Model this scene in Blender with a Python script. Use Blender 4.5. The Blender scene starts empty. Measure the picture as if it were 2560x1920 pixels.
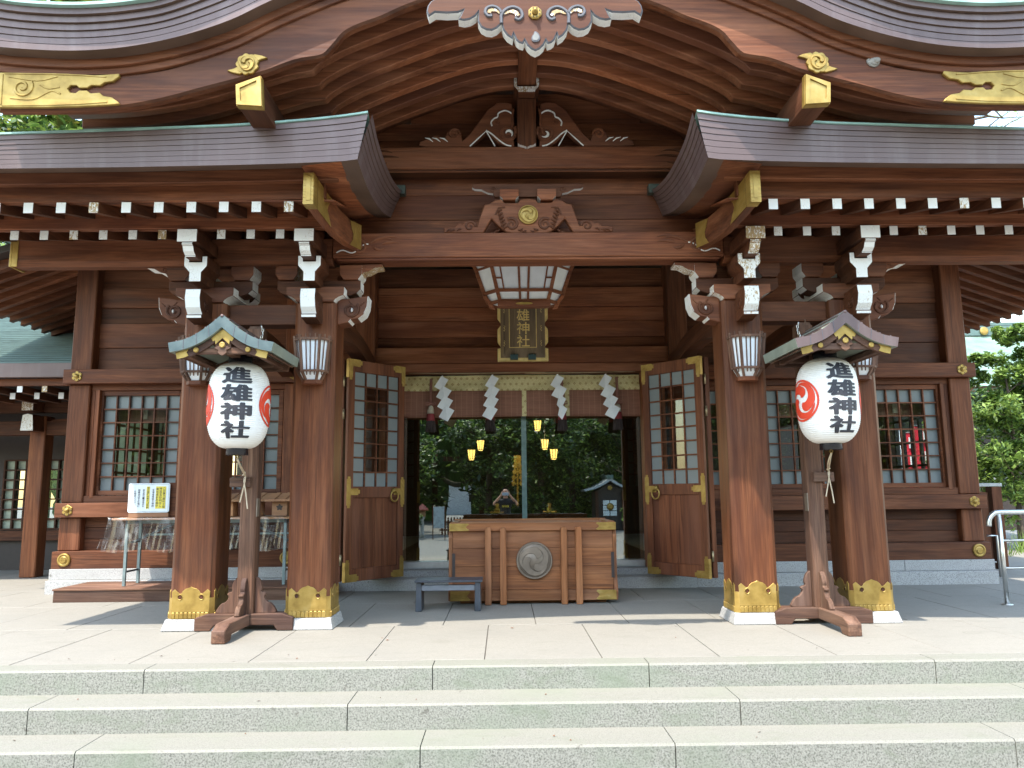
import bpy, bmesh, math, random
from mathutils import Vector, Matrix
R = math.radians
random.seed(7)
S = bpy.context.scene
COL = S.collection

# ---------------------------------------------------------------- camera
cam = bpy.data.cameras.new("camera"); camo = bpy.data.objects.new("camera", cam); COL.objects.link(camo)
cam.sensor_fit = 'HORIZONTAL'; cam.sensor_width = 36.0
cam.lens = 36.0 * 1905.2 / 2560.0
cam.clip_start = 0.05; cam.clip_end = 1000
_p, _y, _r = 0.1430129, 0.0118213, 0.0096813
_f = Vector((math.sin(_y)*math.cos(_p), math.cos(_y)*math.cos(_p), math.sin(_p)))
_rt = Vector((math.cos(_y), -math.sin(_y), 0)); _up = _rt.cross(_f)
_rt2 = _rt*math.cos(_r) - _up*math.sin(_r); _up2 = _rt*math.sin(_r) + _up*math.cos(_r)
camo.matrix_world = Matrix(((_rt2.x, _up2.x, -_f.x, -0.23706), (_rt2.y, _up2.y, -_f.y, -6.51401), (_rt2.z, _up2.z, -_f.z, 1.08837), (0, 0, 0, 1)))
S.camera = camo

# ---------------------------------------------------------------- sky, sun, exposure
SUN_T = Vector((0.25, 0.43, -1.0)).normalized()          # direction the sunlight travels
elev = math.asin(-SUN_T.z); azim = math.atan2(-SUN_T.x, -SUN_T.y)
W = bpy.data.worlds.new("World"); S.world = W; W.use_nodes = True
wn = W.node_tree.nodes; wn.clear()
sky = wn.new('ShaderNodeTexSky'); sky.sky_type = 'NISHITA'; sky.sun_disc = False
sky.sun_elevation = elev; sky.sun_rotation = azim % (2*math.pi); sky.air_density = 1.8; sky.dust_density = 1.2; sky.ozone_density = 0.8
bgn = wn.new('ShaderNodeBackground'); bgn.inputs[1].default_value = 0.15
wo = wn.new('ShaderNodeOutputWorld')
W.node_tree.links.new(sky.outputs[0], bgn.inputs[0]); W.node_tree.links.new(bgn.outputs[0], wo.inputs[0])
sl = bpy.data.lights.new("sun", 'SUN'); sl.energy = 2.0; sl.angle = R(0.6); sl.color = (1.0, 0.93, 0.83)
so = bpy.data.objects.new("sun", sl); COL.objects.link(so)
so.rotation_euler = SUN_T.to_track_quat('-Z', 'Y').to_euler(); so.location = (-8, -14, 30)
S.view_settings.view_transform = 'Standard'; S.view_settings.look = 'None'
S.view_settings.exposure = 2.15; S.view_settings.gamma = 1.0
S.render.engine = 'CYCLES'
S.cycles.max_bounces = 8; S.cycles.diffuse_bounces = 5; S.cycles.glossy_bounces = 4
S.cycles.transparent_max_bounces = 12; S.cycles.caustics_reflective = False; S.cycles.caustics_refractive = False
S.cycles.sample_clamp_indirect = 6.0
try: S.cycles.use_denoising = True
except Exception: pass

# ---------------------------------------------------------------- node helpers
class N:
    def __init__(s, name):
        s.m = bpy.data.materials.new(name); s.m.use_nodes = True
        s.t = s.m.node_tree; s.t.nodes.clear()
        s.out = s.t.nodes.new('ShaderNodeOutputMaterial')
    def n(s, typ, ins=None, **kw):
        nd = s.t.nodes.new(typ)
        for k, v in kw.items(): setattr(nd, k, v)
        for k, v in (ins or {}).items():
            if hasattr(v, 'links') or isinstance(v, bpy.types.NodeSocket): s.t.links.new(v, nd.inputs[k])
            else: nd.inputs[k].default_value = v
        return nd
    def ramp(s, fac, stops, interp='LINEAR'):
        nd = s.t.nodes.new('ShaderNodeValToRGB'); nd.color_ramp.interpolation = interp
        s.t.links.new(fac, nd.inputs[0]); cr = nd.color_ramp
        while len(cr.elements) < len(stops): cr.elements.new(0.5)
        for e, (p, c) in zip(cr.elements, stops):
            e.position = p; e.color = c if len(c) == 4 else (*c, 1)
        return nd.outputs[0]
    def mix(s, fac, a, b, blend='MIX'):
        nd = s.t.nodes.new('ShaderNodeMix'); nd.data_type = 'RGBA'; nd.blend_type = blend
        for i, v in ((0, fac), (6, a), (7, b)):
            if isinstance(v, bpy.types.NodeSocket): s.t.links.new(v, nd.inputs[i])
            else: nd.inputs[i].default_value = v if i == 0 or len(v) == 4 else (*v, 1)
        return nd.outputs[2]
    def math(s, op, a, b=0.0):
        nd = s.t.nodes.new('ShaderNodeMath'); nd.operation = op
        for i, v in ((0, a), (1, b)):
            if isinstance(v, bpy.types.NodeSocket): s.t.links.new(v, nd.inputs[i])
            else: nd.inputs[i].default_value = v
        return nd.outputs[0]
    def coords(s, scale, rnd=True):
        tc = s.n('ShaderNodeTexCoord').outputs['Object']
        if rnd:
            oi = s.n('ShaderNodeObjectInfo'); s.rand = oi.outputs['Random']
            k = s.math('MULTIPLY', oi.outputs['Random'], 37.0)
            cx = s.n('ShaderNodeCombineXYZ', {0: k, 1: k, 2: k}).outputs[0]
            tc = s.n('ShaderNodeVectorMath', {0: tc, 1: cx}, operation='ADD').outputs[0]
        s.base = tc
        return s.n('ShaderNodeMapping', {'Vector': tc, 'Scale': scale}).outputs[0]
    def sub(s, scale):
        return s.n('ShaderNodeMapping', {'Vector': s.base, 'Scale': scale}).outputs[0]
    def noise(s, vec, scale, detail=4, rough=0.55, dist=0.0):
        return s.n('ShaderNodeTexNoise', {'Vector': vec, 'Scale': scale, 'Detail': detail, 'Roughness': rough, 'Distortion': dist}).outputs[0]
    def bump(s, h, strength, dist=0.01):
        return s.n('ShaderNodeBump', {'Height': h, 'Strength': strength, 'Distance': dist}).outputs[0]
    def pbr(s, color, rough=0.6, metal=0.0, normal=None, **ins):
        b = s.n('ShaderNodeBsdfPrincipled')
        for k, v in (('Base Color', color), ('Roughness', rough), ('Metallic', metal)):
            if isinstance(v, bpy.types.NodeSocket): s.t.links.new(v, b.inputs[k])
            else: b.inputs[k].default_value = (*v, 1) if k == 'Base Color' and len(v) == 3 else v
        for k, v in ins.items():
            k = k.replace('_', ' ')
            if isinstance(v, bpy.types.NodeSocket): s.t.links.new(v, b.inputs[k])
            else: b.inputs[k].default_value = v
        if normal: s.t.links.new(normal, b.inputs['Normal'])
        s.t.links.new(b.outputs[0], s.out.inputs[0]); s.b = b
        return s.m

def wood(name, dark, mid, light, axis, rough=0.5, grain=1.0, grey=0.0):
    s = N(name)
    lo, hi = 0.5, 7.0
    sc = {'x': (lo, hi, hi), 'y': (hi, lo, hi), 'z': (hi, hi, lo)}[axis]
    v = s.coords(sc)
    a = s.noise(v, 1.1, 5, 0.6, 1.4)
    fs = {'x': (3, 90, 90), 'y': (90, 3, 90), 'z': (90, 90, 3)}[axis]
    fine = s.noise(s.sub(fs), 1.0, 3, 0.6, 0.4)
    ring = s.n('ShaderNodeTexWave', {'Vector': s.sub({'x': (.35, 3, 9), 'y': (3, .35, 9), 'z': (9, 3, .35)}[axis]), 'Scale': 1.6, 'Distortion': 9.0, 'Detail': 3, 'Detail Scale': 0.9}, wave_type='BANDS', bands_direction='DIAGONAL').outputs[1]
    big = s.noise(s.sub((1, 1, 1)), 1.3, 3, 0.5)
    c = s.ramp(a, [(0.3, dark), (0.52, mid), (0.72, light)])
    c = s.mix(s.math('MULTIPLY', ring, 0.30*grain), c, dark)
    f2 = s.ramp(fine, [(0.35, (0.62, 0.62, 0.62)), (0.62, (1.12, 1.12, 1.12))])
    c = s.mix(0.75*grain if grain < 1.3 else 0.95, c, f2, 'MULTIPLY')
    tone = s.math('ADD', s.math('MULTIPLY', s.rand, 0.62), 0.68)
    tv = s.n('ShaderNodeCombineXYZ', {0: tone, 1: s.math('MULTIPLY', s.math('POWER', tone, 0.95), 0.93), 2: s.math('MULTIPLY', s.math('POWER', tone, 0.9), 0.80)}).outputs[0]
    c = s.mix(1.0, c, tv, 'MULTIPLY')
    ck = s.noise(s.sub({'x': (.9, 34, 34), 'y': (34, .9, 34), 'z': (34, 34, .9)}[axis]), 1.0, 2, 0.5, 0.2)
    ckm = s.ramp(ck, [(0.665, (0, 0, 0)), (0.70, (1, 1, 1))])
    c = s.mix(s.math('MULTIPLY', ckm, 0.55), c, (dark[0]*.35, dark[1]*.35, dark[2]*.4))
    stn = s.noise(s.sub({'x': (.5, 2.2, 2.2), 'y': (2.2, .5, 2.2), 'z': (2.6, 2.6, .45)}[axis]), 1.0, 5, 0.65, 0.6)
    c = s.mix(s.ramp(stn, [(0.46, (0, 0, 0)), (0.64, (.75, .75, .75))]), c, (dark[0]*.66, dark[1]*.68, dark[2]*.8))
    lt = s.noise(s.sub({'x': (.35, 3.1, 3.1), 'y': (3.1, .35, 3.1), 'z': (3.4, 3.4, .3)}[axis]), 1.3, 4, 0.6, 0.5)
    c = s.mix(s.ramp(lt, [(0.52, (0, 0, 0)), (0.72, (.55, .55, .55))]), c, (light[0]*1.15, light[1]*1.15, light[2]*1.15))
    w = s.ramp(big, [(0.45, (0, 0, 0)), (0.75, (1, 1, 1))])
    c = s.mix(s.math('MULTIPLY', w, 0.12 + grey), c, (0.16, 0.11, 0.082))
    h = s.math('ADD', s.math('MULTIPLY', fine, 0.6), s.math('MULTIPLY', ring, 0.5*grain))
    rr = s.math('ADD', s.math('MULTIPLY', a, 0.25), rough - 0.12)
    return s.pbr(c, rr, 0, s.bump(h, 0.28*grain, 0.004), Specular_IOR_Level=0.2)

RD = ((0.10, 0.034, 0.017), (0.18, 0.066, 0.033), (0.265, 0.108, 0.058))
WX = wood("cedar_along_x", *RD, 'x'); WY = wood("cedar_along_y", *RD, 'y'); WZ = wood("cedar_along_z", *RD, 'z')
PLR = ((0.105, 0.036, 0.018), (0.17, 0.062, 0.029), (0.235, 0.096, 0.047))
WP = wood("pillar_cedar", *PLR, 'z', 0.48)
BMR = ((0.17, 0.056, 0.028), (0.25, 0.092, 0.046), (0.32, 0.135, 0.075))
WB = wood("beam_cedar", *BMR, 'x', 0.55, 1.2)
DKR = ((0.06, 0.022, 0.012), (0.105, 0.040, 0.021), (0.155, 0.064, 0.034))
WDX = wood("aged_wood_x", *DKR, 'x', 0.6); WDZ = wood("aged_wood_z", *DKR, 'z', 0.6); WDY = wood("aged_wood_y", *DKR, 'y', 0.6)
OLR = ((0.085, 0.044, 0.031), (0.15, 0.082, 0.058), (0.225, 0.14, 0.105))
WOX = wood("weathered_wood_x", *OLR, 'x', 0.7, 1.3, 0.25); WOY = wood("weathered_wood_y", *OLR, 'y', 0.7, 1.3, 0.3); WOZ = wood("weathered_wood_z", *OLR, 'z', 0.7, 1.3, 0.1)
BXR = ((0.20, 0.078, 0.034), (0.30, 0.128, 0.058), (0.38, 0.18, 0.09))
WBX = wood("box_wood_x", *BXR, 'x', 0.55, 0.9); WBZ = wood("box_wood_z", *BXR, 'z', 0.55, 0.9)
CRV = ((0.12, 0.044, 0.024), (0.18, 0.070, 0.039), (0.23, 0.098, 0.058))
LIFT = ((0.21, 0.074, 0.038), (0.33, 0.128, 0.068), (0.42, 0.19, 0.112))  # cedar lightened in its colour to lift the deep shade of the porch
WSX = wood('shade_lifted_cedar_x', *LIFT, 'x', 0.55, 0.8); WSZ = wood('shade_lifted_cedar_z', *LIFT, 'z', 0.55, 0.8)
WDR = wood('door_cedar', (0.115, 0.040, 0.021), (0.185, 0.069, 0.036), (0.25, 0.10, 0.056), 'z', 0.5, 0.8)
WC = wood("carved_wood", *CRV, 'x', 0.6, 0.6)
PLN = ((0.36, 0.19, 0.105), (0.45, 0.25, 0.145), (0.52, 0.31, 0.19))
WLT = wood("plain_pale_wood", *PLN, 'x', 0.6, 0.6)

def mk_white():
    s = N("white_paint"); v = s.coords((1, 1, 1))
    a = s.noise(s.sub((1, 1, .55)), 55, 5, 0.7, 0.8)
    th = s.math('ADD', a, s.math('SUBTRACT', s.math('MULTIPLY', s.math('POWER', s.rand, 6.0), 0.27), 0.03))
    m = s.ramp(th, [(0.61, (0, 0, 0)), (0.66, (1, 1, 1))])
    cr = s.n('ShaderNodeTexVoronoi', {'Vector': v, 'Scale': 26.0}, feature='DISTANCE_TO_EDGE').outputs[0]
    ck = s.ramp(cr, [(0.0, (1, 1, 1)), (0.025, (0, 0, 0))])
    big = s.noise(v, 6, 2)
    c = s.mix(s.math('MULTIPLY', ck, s.ramp(big, [(0.5, (0, 0, 0)), (0.6, (0.7, 0.7, 0.7))])), (0.80, 0.80, 0.78), (0.3, 0.26, 0.22))
    c = s.mix(m, c, s.mix(a, (0.22, 0.13, 0.07), (0.55, 0.38, 0.17)))
    return s.pbr(c, 0.6, 0, s.bump(a, 0.15, 0.003))
WH = mk_white()
def simple(name, col, rough=0.5, metal=0.0, var=0.12, nscale=12, bumpk=0.0, **kw):
    s = N(name); v = s.coords((1, 1, 1)); a = s.noise(v, nscale, 4)
    d = tuple(max(0, x*(1-var*2)) for x in col); l = tuple(min(1, x*(1+var)) for x in col)
    c = s.ramp(a, [(0.3, d), (0.7, l)])
    return s.pbr(c, s.math('ADD', s.math('MULTIPLY', a, 0.15), rough-0.07), metal, s.bump(s.noise(v, nscale*6, 3), bumpk, 0.003) if bumpk else None, **kw)
def mk_gold(name, eng):
    s = N(name); v = s.coords((1, 1, 1)); a = s.noise(v, 9, 4)
    c = s.ramp(a, [(0.3, (0.25, 0.155, 0.034)), (0.55, (0.40, 0.26, 0.066)), (0.8, (0.47, 0.33, 0.115))])
    nb = s.bump(s.noise(v, 60, 2), 0.08, 0.002)
    if eng:
        w = s.n('ShaderNodeTexWave', {'Vector': v, 'Scale': 7.0, 'Distortion': 14.0, 'Detail': 1.0, 'Detail Scale': 0.6}, wave_type='RINGS').outputs[1]
        w2 = s.ramp(w, [(0.35, (0, 0, 0)), (0.5, (1, 1, 1))])
        nb = s.bump(w2, 0.5, 0.006)
        c = s.mix(s.math('MULTIPLY', s.ramp(w, [(0.30, (1, 1, 1)), (0.42, (0, 0, 0))]), 0.35), c, (0.36, 0.21, 0.05))
    return s.pbr(c, 0.40, 0.5, nb)
GLEAF = simple('gold_leaf_lettering', (0.86, 0.64, 0.24), 0.4, 0.0)
GD = mk_gold("gilt_metal", False); GE = mk_gold("engraved_gilt_metal", True)
def mk_fascia():
    s = N("brown_copper_edge"); v = s.coords((0.6, 0.6, 1.0), True); a = s.noise(v, 1.6, 4); b = s.noise(s.sub((6, 6, 0.7)), 1.5, 4)
    c = s.ramp(a, [(0.3, (0.105, 0.070, 0.068)), (0.7, (0.165, 0.112, 0.106))])
    c = s.mix(s.math('MULTIPLY', s.ramp(b, [(0.50, (0, 0, 0)), (0.75, (1, 1, 1))]), 0.28), c, (0.25, 0.205, 0.20))
    return s.pbr(c, 0.42, 0.25, s.bump(b, 0.06, 0.004))
FA = mk_fascia()
FAD = simple("brown_copper_soffit", (0.13, 0.082, 0.06), 0.5, 0.2, 0.15, 3)
PAT = simple("green_patina_copper", (0.30, 0.47, 0.41), 0.6, 0.1, 0.18, 4)
def mk_lantern_roof():
    s = N("blue_green_copper"); v = s.coords((1, 1, 1)); a = s.noise(v, 7, 4)
    t = s.math('ADD', s.math('MULTIPLY', s.rand, 0.0), a)
    return s.pbr(s.ramp(t, [(0.35, (0.055, 0.085, 0.09)), (0.65, (0.105, 0.142, 0.142))]), 0.5, 0.2)
PB = mk_lantern_roof()
PSEAM = simple("pale_seamed_copper", (0.27, 0.31, 0.255), 0.5, 0.2, 0.12, 5)
def mk_stone(name, c0, c1, c2, speck, stain=(0.36, 0.37, 0.30), st=0.4, rough=0.75, sp=210):
    s = N(name); v = s.coords((1, 1, 1)); a = s.noise(v, sp, 2, 0.6); b = s.noise(v, 1.8, 5, 0.6); e = s.noise(v, 35, 3)
    c = s.ramp(a, [(0.36, c0), (0.45, c1), (0.62, c2)])
    c = s.mix(1-speck, c, c1)
    c = s.mix(s.math('MULTIPLY', s.ramp(b, [(0.46, (0, 0, 0)), (0.72, (1, 1, 1))]), st), c, stain)
    c = s.mix(s.math('MULTIPLY', s.ramp(e, [(0.5, (0, 0, 0)), (0.8, (1, 1, 1))]), 0.35), c, c0)
    g2 = s.noise(s.sub((1.2, 3.0, 3.0)), 2.4, 6, 0.7, 0.8)
    c = s.mix(s.math('MULTIPLY', s.ramp(g2, [(0.53, (0, 0, 0)), (0.70, (1, 1, 1))]), st*0.75), c, (stain[0]*.8, stain[1]*.8, stain[2]*.75))
    sp2 = s.noise(v, 14, 2, 0.5, 0.3)
    c = s.mix(s.ramp(sp2, [(0.735, (0, 0, 0)), (0.76, (.6, .6, .6))]), c, (.09, .08, .065))
    tone = s.math('ADD', s.math('MULTIPLY', s.rand, 0.10), 0.93)
    tv = s.n('ShaderNodeCombineXYZ', {0: tone, 1: tone, 2: tone}).outputs[0]
    c = s.mix(1.0, c, tv, 'MULTIPLY')
    return s.pbr(c, rough, 0, s.bump(a, 0.35*speck, 0.003))
ST_STEP = mk_stone("rough_granite", (0.118, 0.118, 0.098), (0.202, 0.198, 0.168), (0.285, 0.28, 0.242), 1.0, (0.185, 0.215, 0.155), 0.7, 0.75, 95)
ST_TREAD = mk_stone("flamed_granite", (0.145, 0.139, 0.115), (0.205, 0.196, 0.164), (0.245, 0.236, 0.20), 0.7, (0.195, 0.205, 0.155), 0.65, 0.75, 120)
ST_PAVE = mk_stone("paving_granite", (0.165, 0.154, 0.131), (0.228, 0.213, 0.182), (0.268, 0.252, 0.219), 0.5, (0.205, 0.195, 0.17), 0.6, 0.75, 150)
ST_BASE = mk_stone("pale_granite", (0.20, 0.198, 0.195), (0.37, 0.362, 0.35), (0.46, 0.452, 0.44), 1.0, (0.31, 0.30, 0.28), 0.35, 0.7, 110)
JOINT = simple("dark_joint", (0.12, 0.105, 0.085), 0.9)
GRAVEL = simple("gravel", (0.20, 0.19, 0.17), 0.9, 0, 0.2, 60, 0.6)
BLACK = simple("black_lacquer", (0.012, 0.012, 0.016), 0.25, 0, 0.1)
BENCH = simple("dark_grey_painted_wood", (0.055, 0.062, 0.075), 0.42, 0, 0.15, 10)
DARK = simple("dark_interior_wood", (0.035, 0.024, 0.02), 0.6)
IRON = simple("blue_grey_steel", (0.22, 0.28, 0.28), 0.45, 0.4)
STEEL = simple("brushed_steel", (0.62, 0.63, 0.62), 0.3, 0.95, 0.06)
BRASS = simple("aged_brass", (0.42, 0.33, 0.2), 0.4, 0.8)
BRONZE = simple("dull_bronze", (0.24, 0.19, 0.145), 0.45, 0.45, 0.15, 8)
GREYLINE = simple("grey_edge_line", (0.10, 0.10, 0.115), 0.6)
def mk_glass(name, fac, tint):
    s = N(name)
    t = s.n('ShaderNodeBsdfTransparent', {0: (*tint, 1)}); g = s.n('ShaderNodeBsdfGlossy', {0: (0.95, 1.0, 0.98, 1), 'Roughness': 0.0})
    lw = s.n('ShaderNodeLayerWeight', {0: 0.25}).outputs[0]
    f = s.math('ADD', s.math('MULTIPLY', lw, 0.3), fac)
    m = s.n('ShaderNodeMixShader', {0: f, 1: t.outputs[0], 2: g.outputs[0]})
    s.t.links.new(m.outputs[0], s.out.inputs[0]); return s.m
GLASS = mk_glass("plate_glass", 0.23, (0.66, 0.70, 0.64)); GLASSC = mk_glass("window_glass", 0.05, (0.9, 0.93, 0.92))
def mk_vinyl():
    s = N('clear_vinyl'); t = s.n('ShaderNodeBsdfTransparent', {0: (.93, .94, .94, 1)}); d = s.n('ShaderNodeBsdfDiffuse', {0: (.75, .76, .76, 1)}); g = s.n('ShaderNodeBsdfGlossy', {0: (.9, .9, .9, 1), 'Roughness': .18})
    v = s.coords((1, 1, 1)); a = s.ramp(s.noise(s.sub((3, 3, 1.6)), 2.6, 3, .5, 1.2), [(.48, (.015, .015, .015)), (.66, (.16, .16, .16))])
    m = s.n('ShaderNodeMixShader', {0: a, 1: t.outputs[0], 2: d.outputs[0]}); m2 = s.n('ShaderNodeMixShader', {0: .05, 1: m.outputs[0], 2: g.outputs[0]})
    s.t.links.new(m2.outputs[0], s.out.inputs[0]); return s.m
PLASTIC = mk_vinyl()
FROST = simple("frosted_pane", (0.175, 0.20, 0.205), 0.30, 0, 0.05, 2)
def mk_tr():
    s = N('translucent_side_pane'); t = s.n('ShaderNodeBsdfTranslucent', {0: (.62, .70, .60, 1)}); d = s.n('ShaderNodeBsdfDiffuse', {0: (.3, .33, .3, 1)})
    m = s.n('ShaderNodeMixShader', {0: 0.3, 1: t.outputs[0], 2: d.outputs[0]}); s.t.links.new(m.outputs[0], s.out.inputs[0]); return s.m
TRANSL = mk_tr()
PAPER = simple("white_paper", (0.83, 0.84, 0.85), 0.8, 0, 0.03)
def mk_lpaper():
    s = N("lantern_paper"); v = s.coords((1, 1, 1), True); a = s.noise(v, 5, 3)
    c = s.ramp(a, [(0.3, (0.76, 0.745, 0.71)), (0.7, (0.83, 0.82, 0.80))])
    return s.pbr(c, 0.55)
LPAPER = mk_lpaper()
MILK = simple("milky_lamp_glass", (0.84, 0.88, 0.90), 0.35, 0, 0.03)
INK = simple("black_ink", (0.028, 0.028, 0.036), 0.6); RED = simple("vermilion_print", (0.70, 0.055, 0.02), 0.6, 0, 0.06)
YELLOW = simple("yellow_print", (0.75, 0.62, 0.08), 0.7, 0, 0.06); SIGNW = simple("white_sign_card", (0.70, 0.76, 0.80), 0.4, 0, 0.03)
ROPE = simple("pale_cord", (0.55, 0.45, 0.32), 0.8); CORD = simple("pink_brown_cord", (0.36, 0.16, 0.12), 0.8)
TCREAM = simple("cream_thread", (0.60, 0.52, 0.40), 0.8); TRED = simple("dark_red_thread", (0.30, 0.045, 0.05), 0.8)
def mk_tassel():
    s = N("brown_black_thread"); v = s.coords((120, 120, 3)); a = s.noise(v, 1.0, 3)
    return s.pbr(s.ramp(a, [(0.35, (0.018, 0.012, 0.012)), (0.65, (0.075, 0.05, 0.045))]), 0.8, 0, s.bump(a, 0.6, 0.006))
TBLK = mk_tassel()
def mk_brocade():
    s = N("gold_brocade"); v = s.coords((1, 1, 1), False)
    sp = s.n('ShaderNodeSeparateXYZ', {0: v}); k = 1/0.072
    px = s.math('MULTIPLY', sp.outputs[0], k); pz = s.math('MULTIPLY', sp.outputs[2], k)
    row = s.math('FLOOR', pz); par = s.math('MULTIPLY', s.math('MODULO', row, 2.0), 0.5)
    fx = s.math('ABSOLUTE', s.math('SUBTRACT', s.math('FRACT', s.math('ADD', px, par)), 0.5))
    fz = s.math('ABSOLUTE', s.math('SUBTRACT', s.math('FRACT', pz), 0.5))
    d = s.math('ADD', fx, fz)
    m = s.ramp(d, [(0.0, (0.2, 0.2, 0.2)), (0.07, (0.15, 0.15, 0.15)), (0.12, (1, 1, 1)), (0.22, (1, 1, 1)), (0.26, (0, 0, 0))])
    a = s.noise(v, 60, 3)
    c = s.mix(s.math('MULTIPLY', m, 0.9), s.ramp(a, [(0.3, (0.58, 0.48, 0.22)), (0.7, (0.70, 0.60, 0.31))]), (0.36, 0.22, 0.06))
    return s.pbr(c, 0.5, 0.1, s.bump(a, 0.2, 0.002))
BROC = mk_brocade()
def mk_blind():
    s = N("reed_blind"); v = s.coords((1, 1, 1), False); sp = s.n('ShaderNodeSeparateXYZ', {0: v})
    st = s.math('FRACT', s.math('MULTIPLY', sp.outputs[2], 70.0))
    ln = s.math('FRACT', s.math('MULTIPLY', sp.outputs[0], 14.5))
    a = s.noise(s.sub((2, 1, 60)), 1.5, 3)
    c = s.ramp(a, [(0.3, (0.22, 0.085, 0.048)), (0.7, (0.32, 0.135, 0.08))])
    c = s.mix(s.ramp(ln, [(0.0, (0.6, 0.6, 0.6)), (0.06, (0.6, 0.6, 0.6)), (0.08, (0, 0, 0))]), c, (0.46, 0.25, 0.15))
    return s.pbr(c, 0.6, 0, s.bump(st, 0.4, 0.003))
BLIND = mk_blind()
def emis(name, col, k):
    s = N(name); e = s.n('ShaderNodeEmission', {0: (*col, 1), 1: k}); s.t.links.new(e.outputs[0], s.out.inputs[0]); return s.m
LIT = emis("lit_lamp_paper", (1.0, 0.60, 0.16), 1.6)
def leaf(name, a, b):
    s = N(name); v = s.coords((1, 1, 1)); k = s.noise(v, 3.0, 3)
    c = s.ramp(k, [(0.35, a), (0.65, b)])
    d = s.n('ShaderNodeBsdfPrincipled', {'Base Color': c, 'Roughness': 0.45}); t = s.n('ShaderNodeBsdfTranslucent', {0: c})
    m = s.n('ShaderNodeMixShader', {0: 0.35, 1: d.outputs[0], 2: t.outputs[0]}); s.t.links.new(m.outputs[0], s.out.inputs[0]); return s.m
LF1 = leaf("leaf_mid", (0.035, 0.075, 0.014), (0.07, 0.13, 0.025)); LF2 = leaf("leaf_deep", (0.016, 0.04, 0.010), (0.034, 0.07, 0.018))
LF3 = leaf("leaf_bright", (0.14, 0.23, 0.04), (0.26, 0.36, 0.08)); LF4 = leaf("leaf_yellow_green", (0.16, 0.17, 0.03), (0.24, 0.24, 0.05))
BARK = simple("bark", (0.10, 0.07, 0.05), 0.85, 0, 0.25, 14, 0.6); PBARK = simple("red_pine_bark", (0.13, 0.085, 0.065), 0.85, 0, 0.25, 14, 0.6)
ROOFG = simple("pale_green_roof_sheet", (0.30, 0.42, 0.35), 0.55, 0.1, 0.12, 3); ROOFD = simple("green_grey_roof_sheet", (0.105, 0.165, 0.155), 0.55, 0.1, 0.15, 3)
SKIN = simple("skin", (0.50, 0.27, 0.19), 0.5); SHIRT = simple("black_shirt", (0.014, 0.014, 0.017), 0.8); PANT = simple("dark_trousers", (0.03, 0.032, 0.045), 0.8); HAIR = simple("black_hair", (0.01, 0.009, 0.009), 0.5)
PHONE = simple("pale_phone_case", (0.45, 0.55, 0.68), 0.4); WALLW = simple("white_house_wall", (0.72, 0.73, 0.74), 0.7); BANR = simple("red_banner_cloth", (0.72, 0.02, 0.05), 0.8)

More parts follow.
